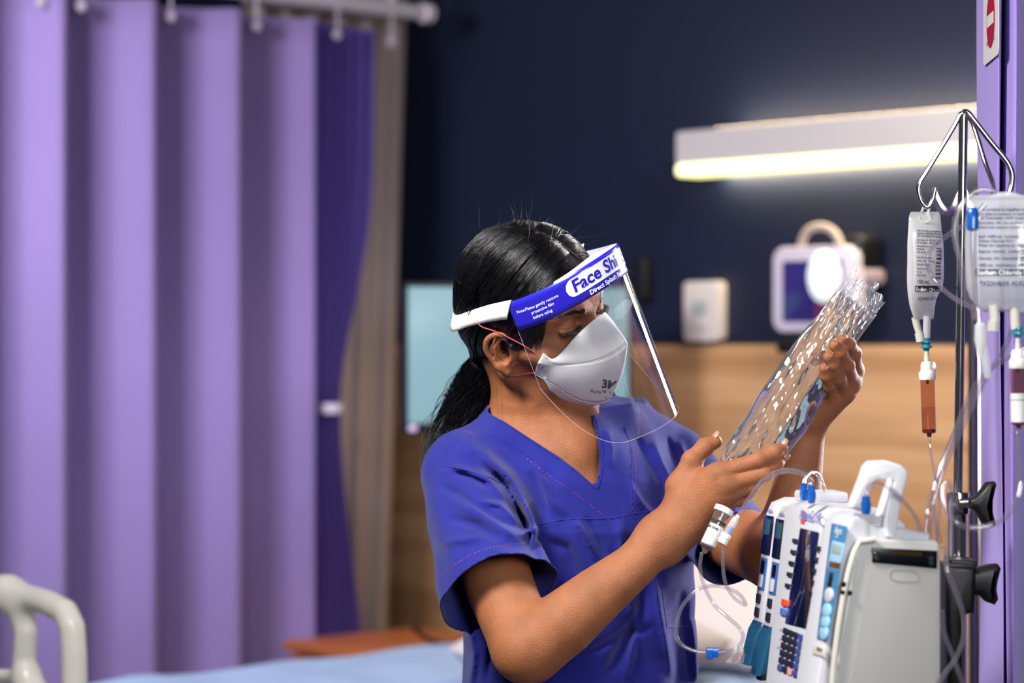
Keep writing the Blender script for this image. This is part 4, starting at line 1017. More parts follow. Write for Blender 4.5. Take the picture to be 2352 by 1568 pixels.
for k, (tx, s) in enumerate((('Note:Please gently remove', -79), ('protective film', -70), ('before using', -70))):
    band_text('lettering', tx, arcs(math.radians(s))+(0 if k else 0), 13.5+6.4*k+(3 if k == 0 else 3), 5.3, .05, whitep, .95, band)
foam = mat('white_foam', 'EDEDEA', .9)
G = [[[sp(p_, dtop(p_)+h, o_) for h in (2, 34)] for o_ in (-1, -26*math.cos(p_)**.5-1)] for p_ in np.linspace(-.9, .9, 40)]
mb = MB(); a = np.array(G)
mb.grid(np.stack([a[:, 0, 0], a[:, 0, 1], a[:, 1, 1], a[:, 1, 0], a[:, 0, 0]], 1)); o = mb.build('foam_pad', foam, sharp=50); adopt(shield, o)
elas = mat('white_elastic', 'F0EFEC', .75, bump=.3, bscale=1200)
c = [mp(1169, 711, -82.5), mp(1150, 714, -83), mp(1120, 720, -82), mp(1098, 726, -79.5), mp(1080, 731, -73)]
c += [np.array([-58, -72, 10.]), np.array([0, -102, 5.]), np.array([58, -72, 14.]), np.array([80, -22, 45.]), np.array([84, 5, 60.]), np.array([81, 28, 72.])]
cs_ = spline(c, 8); G = []
for i, q in enumerate(cs_):
    wv = 14-1.8*min(1, i/32); up_ = np.array([.05, .25, .95]); G.append([Hm((q+up_*wv*t)[None])[0] for t in np.linspace(-1, 1, 5)])
o = solidify(MB().grid(G).build('elastic_strap', elas, sharp=None), .0016, 0); adopt(shield, o)
# ------------------------------------------------------------------ infusion pumps on the drip stand
AL = math.radians(12); Nd = np.array([-math.cos(AL), -math.sin(AL), 0]); Hd = np.array([math.sin(AL), -math.cos(AL), 0])
G0 = P(1975, 1245, 2.48)
def dv(n, h, z): q = G0+Nd*n+Hd*h; return np.array([q[0], q[1], z])
zpx = lambda y, d: ZC-(y-CY)/FPX*d
dgrey = mat('device_grey', 'C6C5C1', .42, var=.02, vscale=10); dwhite = mat('device_white', 'CFCFD6', .35, coat=.15)
dcream = mat('device_cream', 'D6D2C6', .4); petrol = mat('petrol_blue', '1A4E6C', .35, coat=.3); keym = mat('key_dark', '1E2233', .4)
keyb = mat('key_blue', '3D4F95', .4); panelb = mat('panel_blue', '3B7FAE', .35); paleb = mat('pale_blue', '9CCDE8', .35); black = mat('gloss_black', '0A0B10', .25)
def unitbox(name, prof, h0, h1, m, bevel=.004):
    """side outline (n, z) extruded between two stations across the stack"""
    return MB().prism(prof, G0*np.array([1, 1, 0])+Hd*h0, Nd, UZ, Hd, h1-h0, bevel, 3).build(name, m, sharp=35)
class Face:
    """front face of a unit: n = n0 + k (zt - z)"""
    def __init__(s, n0, k, zt):
        s.n0, s.k, s.zt = n0, k, zt; s.nr = unit(Nd+UZ*k); s.up = unit(UZ-Nd*k); s.o = dv(n0, 0, zt)
    def at(s, x, y, off=0.): return ray_plane(x, y, s.o, s.nr, off)
    def quad(s, name, corners, m, t=.001, off=0., rad=0., parent=None):
        c = [s.at(*q, off) for q in corners]; o = sum(c)/len(c); uv = [((p-o)@Hd, (p-o)@s.up) for p in c]
        return MB().prism(uv, o, Hd, s.up, s.nr, t, min(t*.4, .0012)).build(name, m, sharp=30, parent=None)
    def box(s, name, x, y, w_, h_, m, t=.001, off=0., rad=.001):
        return MB().prism(rrect(w_, h_, rad, 3), s.at(x, y, off), Hd, s.up, s.nr, t, min(t*.3, .0006)).build(name, m, sharp=30)
    def text(s, mb, body, x, y, size, bold=0, off=.001, align='CENTER', n=None):
        write(mb, body, s.at(x, y, 0), Hd, s.up, size, bold, align, s.nr, off)
# --- main controller
zt = zpx(1166, 2.60); zb = .985
ctl = empty('infusion_controller', dv(-.05, -.14, zb)); tag(ctl, 'white infusion controller with long dark display and keypad between the pump modules', 'infusion pump')
sl = .118
fc = Face(.012, sl, zt)
h0c, h1c = -.207, -.082
prof = [(.012+sl*(zt-zb)-.012, zb), (-.075, zb), (-.075, zt-.012), (-.06, zt), (-.004, zt+.002), (.010, zt-.005), (.012+sl*.02, zt-.02), (.012+sl*(zt-zb-.012), zb+.012)]
body_ = unitbox('body', prof, h0c, h1c, dwhite, .006); adopt(ctl, body_)
rim_ = unitbox('side_rim', [(a*.985-.006, b*.999-.003) for a, b in prof], h1c-.001, h1c+.004, mat('rim_grey', 'B4B7BE', .4), .001); adopt(ctl, rim_)
adopt(ctl, fc.quad('display', [(1840, 1212), (1881, 1222), (1854, 1444), (1805, 1431)], mat('display_glass', '0C1630', .06, coat=.9, spec=.6), .0012))
mb = MB(); fc.text(mb, 'Alaris\u00ae PC', 1862, 1196, .0155, .0004); o = mb.build('lettering', mat('print_blue', '7C86C9', .5), smooth=False, kind='stuff'); adopt(ctl, o)
o = fc.box('red_emblem', 1845, 1188, .012, .014, mat('emblem_red', 'E0503F', .4), .0004); adopt(ctl, o)
for k in range(5):
    for x0, y0, x1, y1 in ((1828, 1242, 1811, 1345), (1882, 1259, 1865, 1363)):
        t = k/4; a, b = x0+(x1-x0)*t, y0+(y1-y0)*t
        o = fc.box('soft_key', a, b, .014, .0048, keym, .0022); adopt(ctl, o)
        o = fc.box('key_line', a+(5 if x0 < 1850 else -5), b-2, .010, .0012, keym, .0006); adopt(ctl, o)
for x, y, m in ((1804, 1384, mat('key_red', 'E2452E', .4)), (1801, 1405, mat('key_blue2', '4A6FC0', .4))):
    adopt(ctl, fc.box('function_key', x, y, .016, .0075, m, .0024))
for r in range(6):
    for c in range(4):
        t, u = c/3, r/5
        x = 1806+34*t*(1-.0*u)-13*u+0*t; y = 1446+14*t+84*u
        m = keyb if (c == 3 or (r == 5 and c == 0)) else (keym if not (r == 5 and c == 2) else mat('key_pink', 'E79C9C', .5))
        adopt(ctl, fc.box('key', x, y+3, .0125, .0066, m, .002))
mb = MB()
for x, y, s_ in ((1869, 1412, 'ON'), (1866, 1428, 'RUN'), (1797, 1450, 'ALARM'), (1794, 1470, 'AC'), (1790, 1490, 'BATT')): fc.text(mb, s_, x, y, .004)
adopt(ctl, mb.build('lettering', mat('print_dark', '30344A', .5), smooth=False, kind='stuff'))
# --- right hand module (nearest), with the big side face
zt2 = zpx(1186, 2.50); zs = zpx(1243, 2.48); sl2 = .19
mod = empty('pump_module', dv(-.05, -.03, zb)); tag(mod, 'nearest pump module with blue control strip and broad grey side with connector', 'infusion pump')
f2 = Face(.010, sl2, zt2)
pr = [(.010+sl2*(zt2-zb), zb), (-.016, zb), (-.016, zt2-.006), (-.010, zt2), (.004, zt2+.001), (.0115, zt2-.008)]
o = unitbox('front_case', pr, -.078, -.010, dwhite, .006); adopt(mod, o)
pr2 = [(sl2*(zs-zb)*.98-.002, zb), (-.0885, zb), (-.0885, zs-.006), (-.084, zs-.001), (-.004, zs+.003), (.001, zs-.004)]
o = unitbox('case', pr2, -.070, 0, dgrey, .0035); adopt(mod, o)
pr3 = [(sl2*(zs-zb)*.96-.018, zb), (-.0835, zb), (-.0835, zs-.012), (-.012, zs-.009)]
o = unitbox('side_plate', pr3, -.001, .0022, mat('side_plate_grey', 'B3B0AB', .5), .001); adopt(mod, o)
o = unitbox('top_cover', [(-.082, zs-.004), (-.082, zs+.006), (-.05, zs+.012), (-.024, zs+.013), (-.004, zs+.027), (.006, zs+.020), (.006, zs-.004)], -.068, -.012, dwhite, .004); adopt(mod, o)
# door seam (cream gasket running down the front edge of the side)
def sidep(x, y, off=0.): return ray_plane(x, y, G0, Hd, off)
gk = MB().tube([sidep(x, y, .003) for x, y in ((2010, 1238), (1974, 1243), (1962, 1268), (1950, 1310), (1938, 1365), (1926, 1440), (1916, 1520), (1910, 1600))], .0034, 8).build('door_gasket', dcream); adopt(mod, gk)
adopt(mod, f2.quad('control_strip', [(1912, 1201), (1947, 1209), (1903, 1474), (1878, 1467)], panelb, .0012))
adopt(mod, f2.quad('display_surround', [(1913, 1241), (1942, 1248), (1928, 1310), (1902, 1303)], paleb, .0008, .0013))
adopt(mod, f2.quad('rate_display', [(1914, 1248), (1935, 1253), (1930, 1274), (1910, 1269)], mat('lcd_pale', '9DB1B0', .3), .0006, .0022))
adopt(mod, f2.quad('message_display', [(1907, 1288), (1931, 1293), (1928, 1307), (1904, 1301)], mat('lcd_amber', '4A2E1C', .3, emit='C8742A', estr=.12), .0006, .0022))
adopt(mod, f2.box('pressure_bar', 1908, 1334, .010, .018, black, .0012, .0012))
for y, m_ in ((1366, dwhite), (1402, paleb), (1428, paleb), (1452, paleb)):
    x = 1905-(y-1366)*.13; q = f2.at(x, y, .0012); o = MB().lathe([(.001, 0), (.0125, 0), (.0125, .0012), (.011, .002), (.001, .002)], q, f2.nr, 20, UZ, .62, 1).build('round_key', m_); adopt(mod, o)
mb = MB(); f2.text(mb, 'Alaris', 1929, 1226, .010, .0002, .0022); f2.text(mb, 'LVP', 1926, 1236, .006, .0001, .0022)
adopt(mod, mb.build('lettering', mat('print_pale', 'DCE9F2', .5), smooth=False, kind='stuff'))
adopt(mod, f2.quad('name_plate', [(1872, 1480), (1901, 1487), (1897, 1509), (1868, 1502)], dcream, .0016))
mb = MB(); f2.text(mb, 'Alaris', 1885, 1496, .007, .0001, .002); adopt(mod, mb.build('plate_lettering', mat('print_dark'), smooth=False, kind='stuff'))
def side_quad(name, c, m, t=.001, off=0., bev=0.):
    p = [sidep(*q, off) for q in c]; o = sum(p)/len(p); uv = [((q-o)@(-Nd), (q-o)@UZ) for q in p]
    return MB().prism(uv, o, -Nd, UZ, Hd, t, bev).build(name, m, sharp=30)
cn = side_quad('connector', [(2003, 1257), (2152, 1264), (2151, 1305), (2002, 1291)], black, .002, .0022, .0005); adopt(mod, cn)
gold = mat('gold_pins', 'C79A3A', .3, metal=1); steel = mat('polished_steel', 'C9C6C4', .14, metal=1); dsteel = mat('satin_steel', '8E8C8C', .28, metal=1)
for k in range(14):
    x = 2048+k*5.2; q = sidep(x, 1269+k*.28, .0043); o = MB().tube([q-UZ*.0022, q+UZ*.0022], .0007, 6).build('pin', gold); adopt(mod, o)
for x, y in ((2013, 1272), (2138, 1282)):
    for dy in (0, 10):
        q = sidep(x+dy*.05, y+dy, .0042); o = MB().lathe([(.0001, 0), (.0028, 0), (.0024, .0012), (.0001, .0012)], q, Hd, 14).build('screw', steel); adopt(mod, o)
ov = MB().tube([sidep(x, y, .0026) for x, y in [(2075+32*math.copysign(abs(math.cos(t))**.5, math.cos(t)), 1321+13*math.copysign(abs(math.sin(t))**.6, math.sin(t))+3*math.cos(t)) for t in np.linspace(0, 2*math.pi, 50)]], .0005, 6, caps=False).build('embossed_badge', mat('side_plate_grey')); adopt(mod, ov)
for x, y in ((1937, 1341), (1950, 1361), (1936, 1360)):
    q = sidep(x, y, .003); o = MB().lathe([(.0001, 0), (.003, 0), (.0026, .003), (.0001, .0034)], q, Hd, 12).build('hinge_screw', black); adopt(mod, o)
# --- two far modules
def farmod(h0, h1, n0, ztop, zbot, lab, pxs):
    e = empty('syringe_module', dv(-.05, (h0+h1)/2, zbot)); tag(e, lab, 'infusion pump', 'narrow pump modules at the far side of the stack')
    s_ = .125; f = Face(n0, s_, ztop); zl = ztop-.137
    pr = [(n0+s_*(ztop-zbot)-.01, zbot), (-.07, zbot), (-.07, ztop-.01), (-.055, ztop), (n0-.02, ztop+.002), (n0-.004, ztop-.004), (n0+s_*.02, ztop-.018), (n0+s_*(ztop-zbot-.02), zbot+.02)]
    adopt(e, unitbox('case', pr, h0, h1, dwhite, .004))
    pr = [(n0+s_*(zl-zbot)+s_*.137+.012, zbot-.012), (-.06, zbot-.012), (-.06, zl), (n0+s_*.12+.003, zl), (n0+s_*.125+.008, zl-.01)]
    adopt(e, unitbox('petrol_base', pr, h0-.001, h1+.001, petrol, .006))
    pr = [(n0+s_*.13, zbot-.03), (-.05, zbot-.03), (-.05, zbot-.01), (n0+s_*.13, zbot-.01)]
    adopt(e, unitbox('base_latch', pr, h0+.006, h1-.006, mat('latch_grey', '3A3C42', .4), .005))
    adopt(e, unitbox('petrol_stripe', [(n0+s_*.12-.004, zl), (-.03, zl), (-.03, ztop-.055), (n0+s_*.05-.003, ztop-.055)], h1-.001, h1+.003, petrol, .001))
    H_ = h1-h0; hm = (h0+h1)/2
    def fb(nm, zz, w_, hh, m, dh=0., t=.0014, off=0.):
        c = dv(n0+s_*zz, hm+dh, ztop-zz)+f.nr*off
        o = MB().prism(rrect(w_, hh, .001, 3), c, Hd, f.up, f.nr, t, .0004).build(nm, m, sharp=30); adopt(e, o)
    fb('display', .040, H_*.86, .044, mat('display_glass'))
    fb('rate_display', .031, H_*.5, .018, mat('lcd_teal', '2C5560', .3), 0, .0005, .0014)
    fb('blue_field', .084, H_*.6, .036, mat('field_blue', '3F66A8', .4))
    fb('inset_window', .076, H_*.3, .014, black, 0, .0006, .0014); fb('rocker', .092, H_*.36, .014, dwhite, 0, .0012, .0014)
    for k in range(3): fb('key', .112+.0155*k, H_*.36, .010, keym, -H_*.1, .002)
    fb('label_strip', .158, H_*.5, .02, dwhite, -H_*.1, .001)
    mb = MB()
    for k, t_ in enumerate(('Syringe', 'Channel')):
        write(mb, t_, dv(n0+s_*(.155+.007*k), hm, ztop-.155-.007*k), Hd, f.up, .0045, 0, 'CENTER', f.nr, .0022)
    write(mb, 'Alaris', dv(n0+s_*.015, hm, ztop-.015), Hd, f.up, .008, .0001, 'CENTER', f.nr, .0008)
    adopt(e, mb.build('lettering', mat('print_blue2', '5A63A8', .5), smooth=False, kind='stuff'))
    return e
fA = farmod(-.247, -.210, .006, zpx(1158, 2.68), zpx(1528, 2.68), 'narrow white pump module with petrol base, directly beside the controller', 0)
fB = farmod(-.288, -.251, .006, zpx(1150, 2.72), zpx(1505, 2.72), 'narrow white pump module at the far end of the stack', 0)
o = MB().box(dv(-.035, -.22, zt+.006), (.045, .05, .012), Nd, Hd, UZ, .003).build('tube_port_block', dwhite); adopt(ctl, o)
# --- white carrying clip on top
cl_ = empty('carrying_clip', dv(-.02, -.03, zs+.02)); tag(cl_, 'white inverted U carrying clip standing up from the pump top', 'clip')
def clp(pts, d, th, nm):
    c = [P(x, y, d) for x, y in pts]; o = c[0]; vx = unit([.97, .22, 0]); vn = np.array([.22, -.97, 0])
    c = [ray_plane(x, y, P(2020, 1150, d), vn) for x, y in pts]; o = c[0]
    o_ = MB().prism([((p-o)@vx, (p-o)@UZ) for p in c], o-vn*th/2, vx, UZ, vn, th, .0035, 3).build(nm, mat('clip_white', 'E3E3E8', .3, coat=.3), sharp=35); adopt(cl_, o_)
clp([(1950, 1163), (1977, 1092), (1984, 1070), (1996, 1058), (2030, 1056), (2062, 1066), (2077, 1078), (2079, 1092), (2064, 1150), (2052, 1226), (2044, 1236), (2030, 1230), (2028, 1210), (2040, 1120), (2044, 1104), (2010, 1098), (2000, 1104), (1984, 1150), (1972, 1174)], 2.50, .020, 'clip_frame')
clp([(2042, 1098), (2048, 1112), (2028, 1186), (2013, 1184), (2034, 1116)], 2.482, .014, 'clip_tongue')
# ------------------------------------------------------------------ drip stand
stand = empty('drip_stand', (P(2200, 1200, 2.72)[0], 2.72, 0)); tag(stand, 'polished steel drip stand with hooks, carrying the pumps and fluid bags', 'drip stand')
dP = 2.72
tp, bt_ = P(2213, 266, dP), P(2200, 1150, dP)
o = MB().tube([tp, bt_], .0052, 20).build('inner_pole', steel); adopt(stand, o)
lo = bt_+(bt_-tp)/np.linalg.norm(bt_-tp)*1.0; lo = np.array([bt_[0]-.006, dP, .06])
o = MB().tube([bt_-UZ*.004, lo], .0108, 24).build('outer_pole', steel); adopt(stand, o)
o = MB().lathe([(.011, 0), (.0128, .001), (.0132, .004), (.0132, .022), (.0125, .0245), (.006, .025)], P(2201, 1181, dP), UZ, 28).build('collar', mat('bright_steel', 'D8D4CE', .12, metal=1)); adopt(stand, o)
hk = [(2213, 262), (2206, 262), (2196, 282), (2165, 335), (2128, 395), (2113, 420), (2110, 440), (2116, 462), (2126, 474), (2134, 473), (2142, 458), (2148, 432)]
o = MB().tube(spline([P(x, y, dP) for x, y in hk], 5), .0027, 12).build('hook', steel); adopt(stand, o)
hk = [(2211, 258), (2222, 258), (2240, 280), (2275, 325), (2308, 365), (2320, 385), (2325, 405), (2322, 432), (2314, 452)]
o = MB().tube(spline([P(x, y, dP-.0012*i) for i, (x, y) in enumerate(hk)], 5), .0033, 12).build('hook', steel); adopt(stand, o)
o = MB().tube(spline([P(x, y, dP-.02*i) for i, (x, y) in enumerate([(2216, 262), (2235, 285), (2262, 370), (2280, 420), (2281, 445)])], 5), .0027, 10).build('hook', steel); adopt(stand, o)
for k in range(5):
    a = 2*math.pi*k/5+.3; e1 = lo+np.array([math.cos(a)*.26, math.sin(a)*.26, 0])
    o = MB().tube([lo+UZ*.03, lo*.6+e1*.4+UZ*.02, e1], [.016, .014, .011], 10).build('leg', dsteel); adopt(stand, o)
    o = MB().lathe([(.008, -.011), (.027, -.011), (.030, 0), (.027, .011), (.008, .011)], (e1[0], e1[1], .031), (math.sin(a), -math.cos(a), 0), 18).build('castor', black); adopt(stand, o)
kb = mat('knob_black', '0B0B0D', .45)
def knob(nm, c, pts, ax, th, sc):
    ax = unit(ax); vx = unit(np.cross(UZ, ax)); vy = np.cross(ax, vx); return MB().prism([(x*sc, y*sc) for x, y in pts], c, vx, vy, ax, th, th*.3, 3).build(nm, kb, sharp=40)
star = []
for k in range(36):
    a = 2*math.pi*k/36+math.pi/2; star.append(((.62+.38*math.cos(3*(a-math.pi/2)))*math.cos(a), (.62+.38*math.cos(3*(a-math.pi/2)))*math.sin(a)))
def viewpoly(nm, pts, d, th, m, bev=.003):
    c = [P(x, y, d) for x, y in pts]; o = c[0]; return MB().prism([((p-o)[0], (p-o)[2]) for p in c], o+np.array([0, th/2, 0]), (1, 0, 0), UZ, (0, -1, 0), th, bev, 3).build(nm, m, sharp=40)
k1_ = viewpoly('clamp_knob', [(2222, 1146), (2240, 1138), (2254, 1124), (2266, 1107), (2283, 1105), (2286, 1112), (2278, 1146), (2274, 1162), (2280, 1186), (2285, 1204), (2276, 1209), (2258, 1204), (2246, 1186), (2236, 1170), (2224, 1166)], 2.70, .026, kb, .006)
o = MB().tube([P(2208, 1156, 2.705), P(2234, 1154, 2.70)], .0055, 12).build('knob_shaft', steel); adopt(stand, k1_, o)
pc = empty('pole_clamp', P(2200, 1330, 2.66)); tag(pc, 'black pole clamp with wing knob holding the pumps to the stand', 'clamp')
c1 = viewpoly('clamp_body', [(2160, 1292), (2228, 1294), (2229, 1330), (2226, 1400), (2200, 1404), (2198, 1600), (2166, 1600), (2160, 1400)], 2.665, .07, kb, .006)
c1b = viewpoly('clamp_plate', [(2176, 1281), (2234, 1283), (2234, 1297), (2176, 1296)], 2.68, .05, kb, .002)
c2_ = viewpoly('wing_knob', [(2212, 1312), (2240, 1304), (2270, 1296), (2290, 1294), (2296, 1304), (2288, 1335), (2286, 1352), (2290, 1374), (2282, 1387), (2262, 1380), (2248, 1366), (2212, 1360)], 2.655, .03, kb, .008)
adopt(pc, c1, c1b, c2_)
# far drip stand
st2 = empty('distant_drip_stand', (P(2236, 1000, 3.55)[0], 3.55, 0)); tag(st2, 'second thinner drip stand standing out of focus behind the near one', 'drip stand')
o = MB().tube([P(2236, 505, 3.55), P(2241, 1500, 3.55)*np.array([1, 1, 0])+UZ*.05], .0085, 16).build('pole', dsteel); adopt(st2, o)
o = MB().tube(spline([P(x, y, 3.5) for x, y in ((2234, 520), (2222, 470), (2212, 440), (2204, 446), (2194, 470), (2180, 487), (2166, 484), (2152, 464), (2140, 436))], 5), .0042, 10).build('hook', steel); adopt(st2, o)
for k in range(4):
    a = k*math.pi/2+.5; c = P(2241, 1500, 3.55)*np.array([1, 1, 0])
    o = MB().tube([c+UZ*.05, c+np.array([math.cos(a)*.22, math.sin(a)*.22, .02])], .012, 8).build('leg', dsteel); adopt(st2, o)
# ------------------------------------------------------------------ fluids
milky = film_mat('milky_bag', (.88, .92, .93), 1.42, .12, .74, (1, 1, .98)); milky2 = film_mat('clear_bag', (.92, .94, .96), 1.45, .06, .55, (.98, 1, .99))
tubem = film_mat('drip_tube', (.86, .84, .88), 1.7, .04, .09, (.85, .82, .87)); blk_ink = mat('black_ink', '22262E', .6)
bluep = mat('clear_blue', '1F6FD6', .15, trans=.45, coat=.5); tealp = mat('teal_plastic', '16879C', .3, coat=.3); ivory = mat('ivory_port', 'E6E2D4', .35, trans=.2)
def bagmesh(outline, d, th, nm, m, dw=0., tilt=0., rows=26):
    """pillow bag from left and right edge positions down its height"""
    L = np.array([(a, y) for a, b, y in outline], float); R = np.array([(b, y) for a, b, y in outline], float)
    ys = np.linspace(outline[0][2], outline[-1][2], rows); Lx = np.interp(ys, L[:, 1], L[:, 0]); Rx = np.interp(ys, R[:, 1], R[:, 0]); G = []
    n = 14
    def depth(x, y, sg):
        t = np.interp(y, ys, np.linspace(0, 1, rows)); a = np.interp(y, ys, Lx); b = np.interp(y, ys, Rx); u = np.clip((x-a)/(b-a)*2-1, -1, 1)
        f = max(0., 1-abs(u)**2.6)**.55*min(1, max(0, t-.04)*6)**.6*min(1, max(0, .97-t)*5)**.6*(.55+.45*math.sin(min(1, t*1.1)*math.pi*.62))
        return d+dw*u-sg*th/2*f-sg*.0006*math.sin(x*.31+y*.07)*math.sin(y*.21)*f
    for y, a, b in zip(ys, Lx, Rx):
        r = []
        for sg, rng_ in ((1, range(n+1)), (-1, range(n-1, 0, -1))):
            for j in rng_: x = a+(b-a)*j/n; r.append(P(x, y, depth(x, y, sg)))
        r.append(r[0]); G.append(r)
    mb = MB().grid(G); k = len(G[0]); mb.F.append(tuple(range(k-1))); mb.F.append(tuple(range(mb.n-2, mb.n-k-1, -1)))
    return mb.build(nm, m, sharp=60), depth
def bagtext(mb, body, x, y, size, dep, ang=0., bold=0., align='LEFT', sq=1., lift=.0007, space=1.0):
    V_, F_ = text_mesh(body, size, bold, align, spacing=space); ca, sa = math.cos(ang), math.sin(ang)
    out = []
    for vx, vy, _ in V_:
        qx, qy = x+vx*sq*ca+vy*sa, y-(vy*ca-vx*sq*sa); out.append(P(qx, qy, dep(qx, qy, 1)-lift))
    mb.add(out, F_)
def bagrect(mb, x0, y0, x1, y1, dep, lift=.0005, n=8):
    mb.grid([[P(x0+(x1-x0)*i/n, y0+(y1-y0)*j/2, dep(x0+(x1-x0)*i/n, y0+(y1-y0)*j/2, 1)-lift) for j in range(3)] for i in range(n+1)])
d1 = 2.74
sb = empty('small_fluid_bag', P(2126, 500, d1)); tag(sb, 'small milky 100 mL fluid bag with black print on the left hook', 'fluid bag')
ol = [(2092, 2156, 486), (2088, 2160, 496), (2086, 2163, 530), (2084, 2167, 560), (2084, 2168, 600), (2083, 2168, 640), (2084, 2164, 662), (2086, 2152, 682), (2090, 2147, 705), (2096, 2146, 722), (2099, 2144, 733)]
bo, dep1 = bagmesh(ol, d1, .020, 'bag_body', milky, .006); adopt(sb, bo)
o = MB().tube(spline([P(x, y, d1) for x, y in ((2112, 500), (2118, 484), (2122, 475), (2128, 471), (2134, 476), (2132, 490), (2136, 500))], 5), .0015, 8).build('hanger_loop', milky); adopt(sb, o)
o = MB().tube(spline([P(x, y, d1-.004) for x, y in ((2110, 497), (2116, 508), (2128, 511), (2138, 502))], 5), .0009, 8).build('hanger_weld', ivory); adopt(sb, o)
mb = MB(); A_ = math.radians(3)
for y, t_, s_ in ((531, 'new and state agreements of', 7), (537, 'national healthcare Pty Ltd', 7), (543, 'Old Toongabbie NSW Australia', 6.2), (552, 'Store below 30   BN 25-01-102H', 5.6), (558, 'Do not freeze     AUST R 48818', 5.6), (566, 'www.ebs.tga.gov.au', 6), (573, 'Single use', 6), (580, 'only. Sterile', 6), (592, 'Each 100 mL contains', 5.4), (600, 'Sodium Chloride 900 mg', 5.4), (608, 'Water for injection', 5.4), (618, 'mmol/L Na 154', 5.4), (626, 'Cl 154', 5.4), (634, 'ISOTONIC', 6.5)):
    bagtext(mb, t_, 2106, y, s_, dep1, A_, .12, sq=.72)
bagtext(mb, '100 mL', 2106, 650, 12, dep1, A_, .25, sq=.8); bagtext(mb, 'X22H8:05 AUG 23', 2108, 690, 10.5, dep1, math.radians(-2), .1, sq=.62)
bagtext(mb, '0000759', 2163, 598, 7.5, dep1, math.radians(-86), .1)
for k in range(26):
    if k % 3 == 1: continue
    y = 569+k*2.9; bagrect(mb, 2151-(y > 600)*2, y, 2161, y+(1.7 if k % 4 else 2.4), dep1, .0006, 3)
bagrect(mb, 2102, 656, 2161, 670, dep1); adopt(sb, mb.build('print', blk_ink, smooth=False, kind='stuff'))
mb = MB(); bagtext(mb, 'Sodium Chloride', 2104, 667.5, 12, dep1, math.radians(3), .35, sq=.74, lift=.0011)
adopt(sb, mb.build('white_print', mat('white_ink', 'E8EAEA', .6), smooth=False, kind='stuff'))
o = MB().tube([P(2102, 728, d1), P(2106, 748, d1), P(2112, 768, d1)], [.0045, .0042, .0036], 12).build('injection_port', ivory); adopt(sb, o)
o = MB().tube([P(2111, 764, d1), P(2115, 784, d1)], .0052, 14).build('port_cap', ivory); adopt(sb, o)
o = MB().tube([P(2129, 726, d1), P(2128, 776, d1)], .0042, 14).build('outlet_port', milky); adopt(sb, o)
# drip set below the small bag
def dripset(nm, lab, xt, yt, d, s, lean_=0., label=False):
    e = empty(nm, P(xt, yt, d)); tag(e, lab, 'drip chamber'); k = s; u = .000493*d/2.74
    def q(dx, dy): return P(xt+(dx+lean_*dy)*k, yt+dy*k, d)
    def st(name, prof, m, sides=24, dx=0):
        o = MB(); V = [];
        a, b = q(dx, prof[0][1]), q(dx, prof[-1][1]); ax = unit(b-a); h0 = prof[0][1]
        o.lathe([(r*k*u*1.0, (y-h0)*k*u) for r, y in prof], a, ax, sides); o = o.build(name, m, sharp=35); adopt(e, o)
    st('spike_grip', [(6, 0), (8, 2), (8, 6), (12, 7), (12.5, 11), (9, 12), (9, 16), (12, 17), (13, 22), (8, 24), (6, 30)], tealp)
    st('white_stem', [(5.5, 30), (5.5, 42), (6.5, 44), (6.5, 56)], ivory)
    st('vent_cap', [(7, 54), (13, 56), (15, 64), (15, 74), (17, 76), (17, 78)], mat('cap_ivory', 'EFEDE6', .4))
    v_ = MB().tube([q(4, 68), q(19, 66)], .0055*k, 12).build('air_vent', mat('cap_ivory')); adopt(e, v_)
    st('collar_ring', [(18.5, 78), (19.5, 80), (19.5, 94), (18.5, 96)], mat('cap_ivory'))
    st('amber_chamber', [(16.5, 95), (16.5, 110), (16, 212), (15.2, 216)], film_mat('amber', (.78, .57, .50), 1.5, .04, .05, (.45, .2, .16)), 28)
    st('fluid', [(14.8, 160), (14.9, 162), (14.6, 210)], film_mat('amber_fluid', (.95, .88, .88), 1.33, .02))
    st('drip_nozzle', [(3, 96), (3, 104), (1.5, 106)], mat('amber_dark', '7A4630', .4))
    st('chamber_foot', [(15.2, 210), (15.4, 216), (14, 218), (6, 219), (5, 226), (3.5, 228)], mat('amber_foot', '7C3030', .35, trans=.3))
    if label:
        st('white_label', [(16.9, 150), (17.0, 152), (17.0, 210), (16.9, 212)], mat('label_paper', 'E4E2E2', .6))
        st('label_rule', [(17.15, 163), (17.2, 164), (17.15, 165)], mat('label_ink', '6A6C80', .6))
    return q
q1 = dripset('drip_chamber', 'amber drip chamber with white cap hanging under the small bag', 2127, 776, d1, 1.0, .033)
# ---- large bag, nearer the camera
d2 = 2.52
lb = empty('large_fluid_bag', P(2290, 460, d2)); tag(lb, 'large clear fluid bag with printed label at the right edge of the frame', 'fluid bag')
ol = [(2228, 2392, 448), (2222, 2398, 462), (2218, 2402, 500), (2216, 2404, 560), (2218, 2404, 620), (2220, 2402, 660), (2228, 2396, 685), (2246, 2384, 706), (2262, 2372, 716)]
bo, dep2 = bagmesh(ol, d2, .038, 'bag_body', milky2, -.01); adopt(lb, bo)
mb = MB()
for y, t_, s_ in ((484, 'This product is supplied under new', 10), (494, 'and state agreements in healthcare Pty Ltd', 9), (503, 'Old Toongabbie NSW Australia', 9), (514, 'Store below 30C. Do not freeze. Use once only', 8), (524, 'Discard any remaining portion. Single use', 8), (546, 'Each 1000 mL contains:', 10), (556, 'Sodium Chloride 9.0 g', 9), (566, 'Water for Injections to 1000 mL', 9), (580, 'Approx. mmol/L  Sodium 154', 9.5), (596, 'Chloride 154  Osmolality 300', 9), (612, '1000 mL  intravenous infusion', 10)):
    bagtext(mb, t_, 2246, y, s_, dep2, 0, .16)
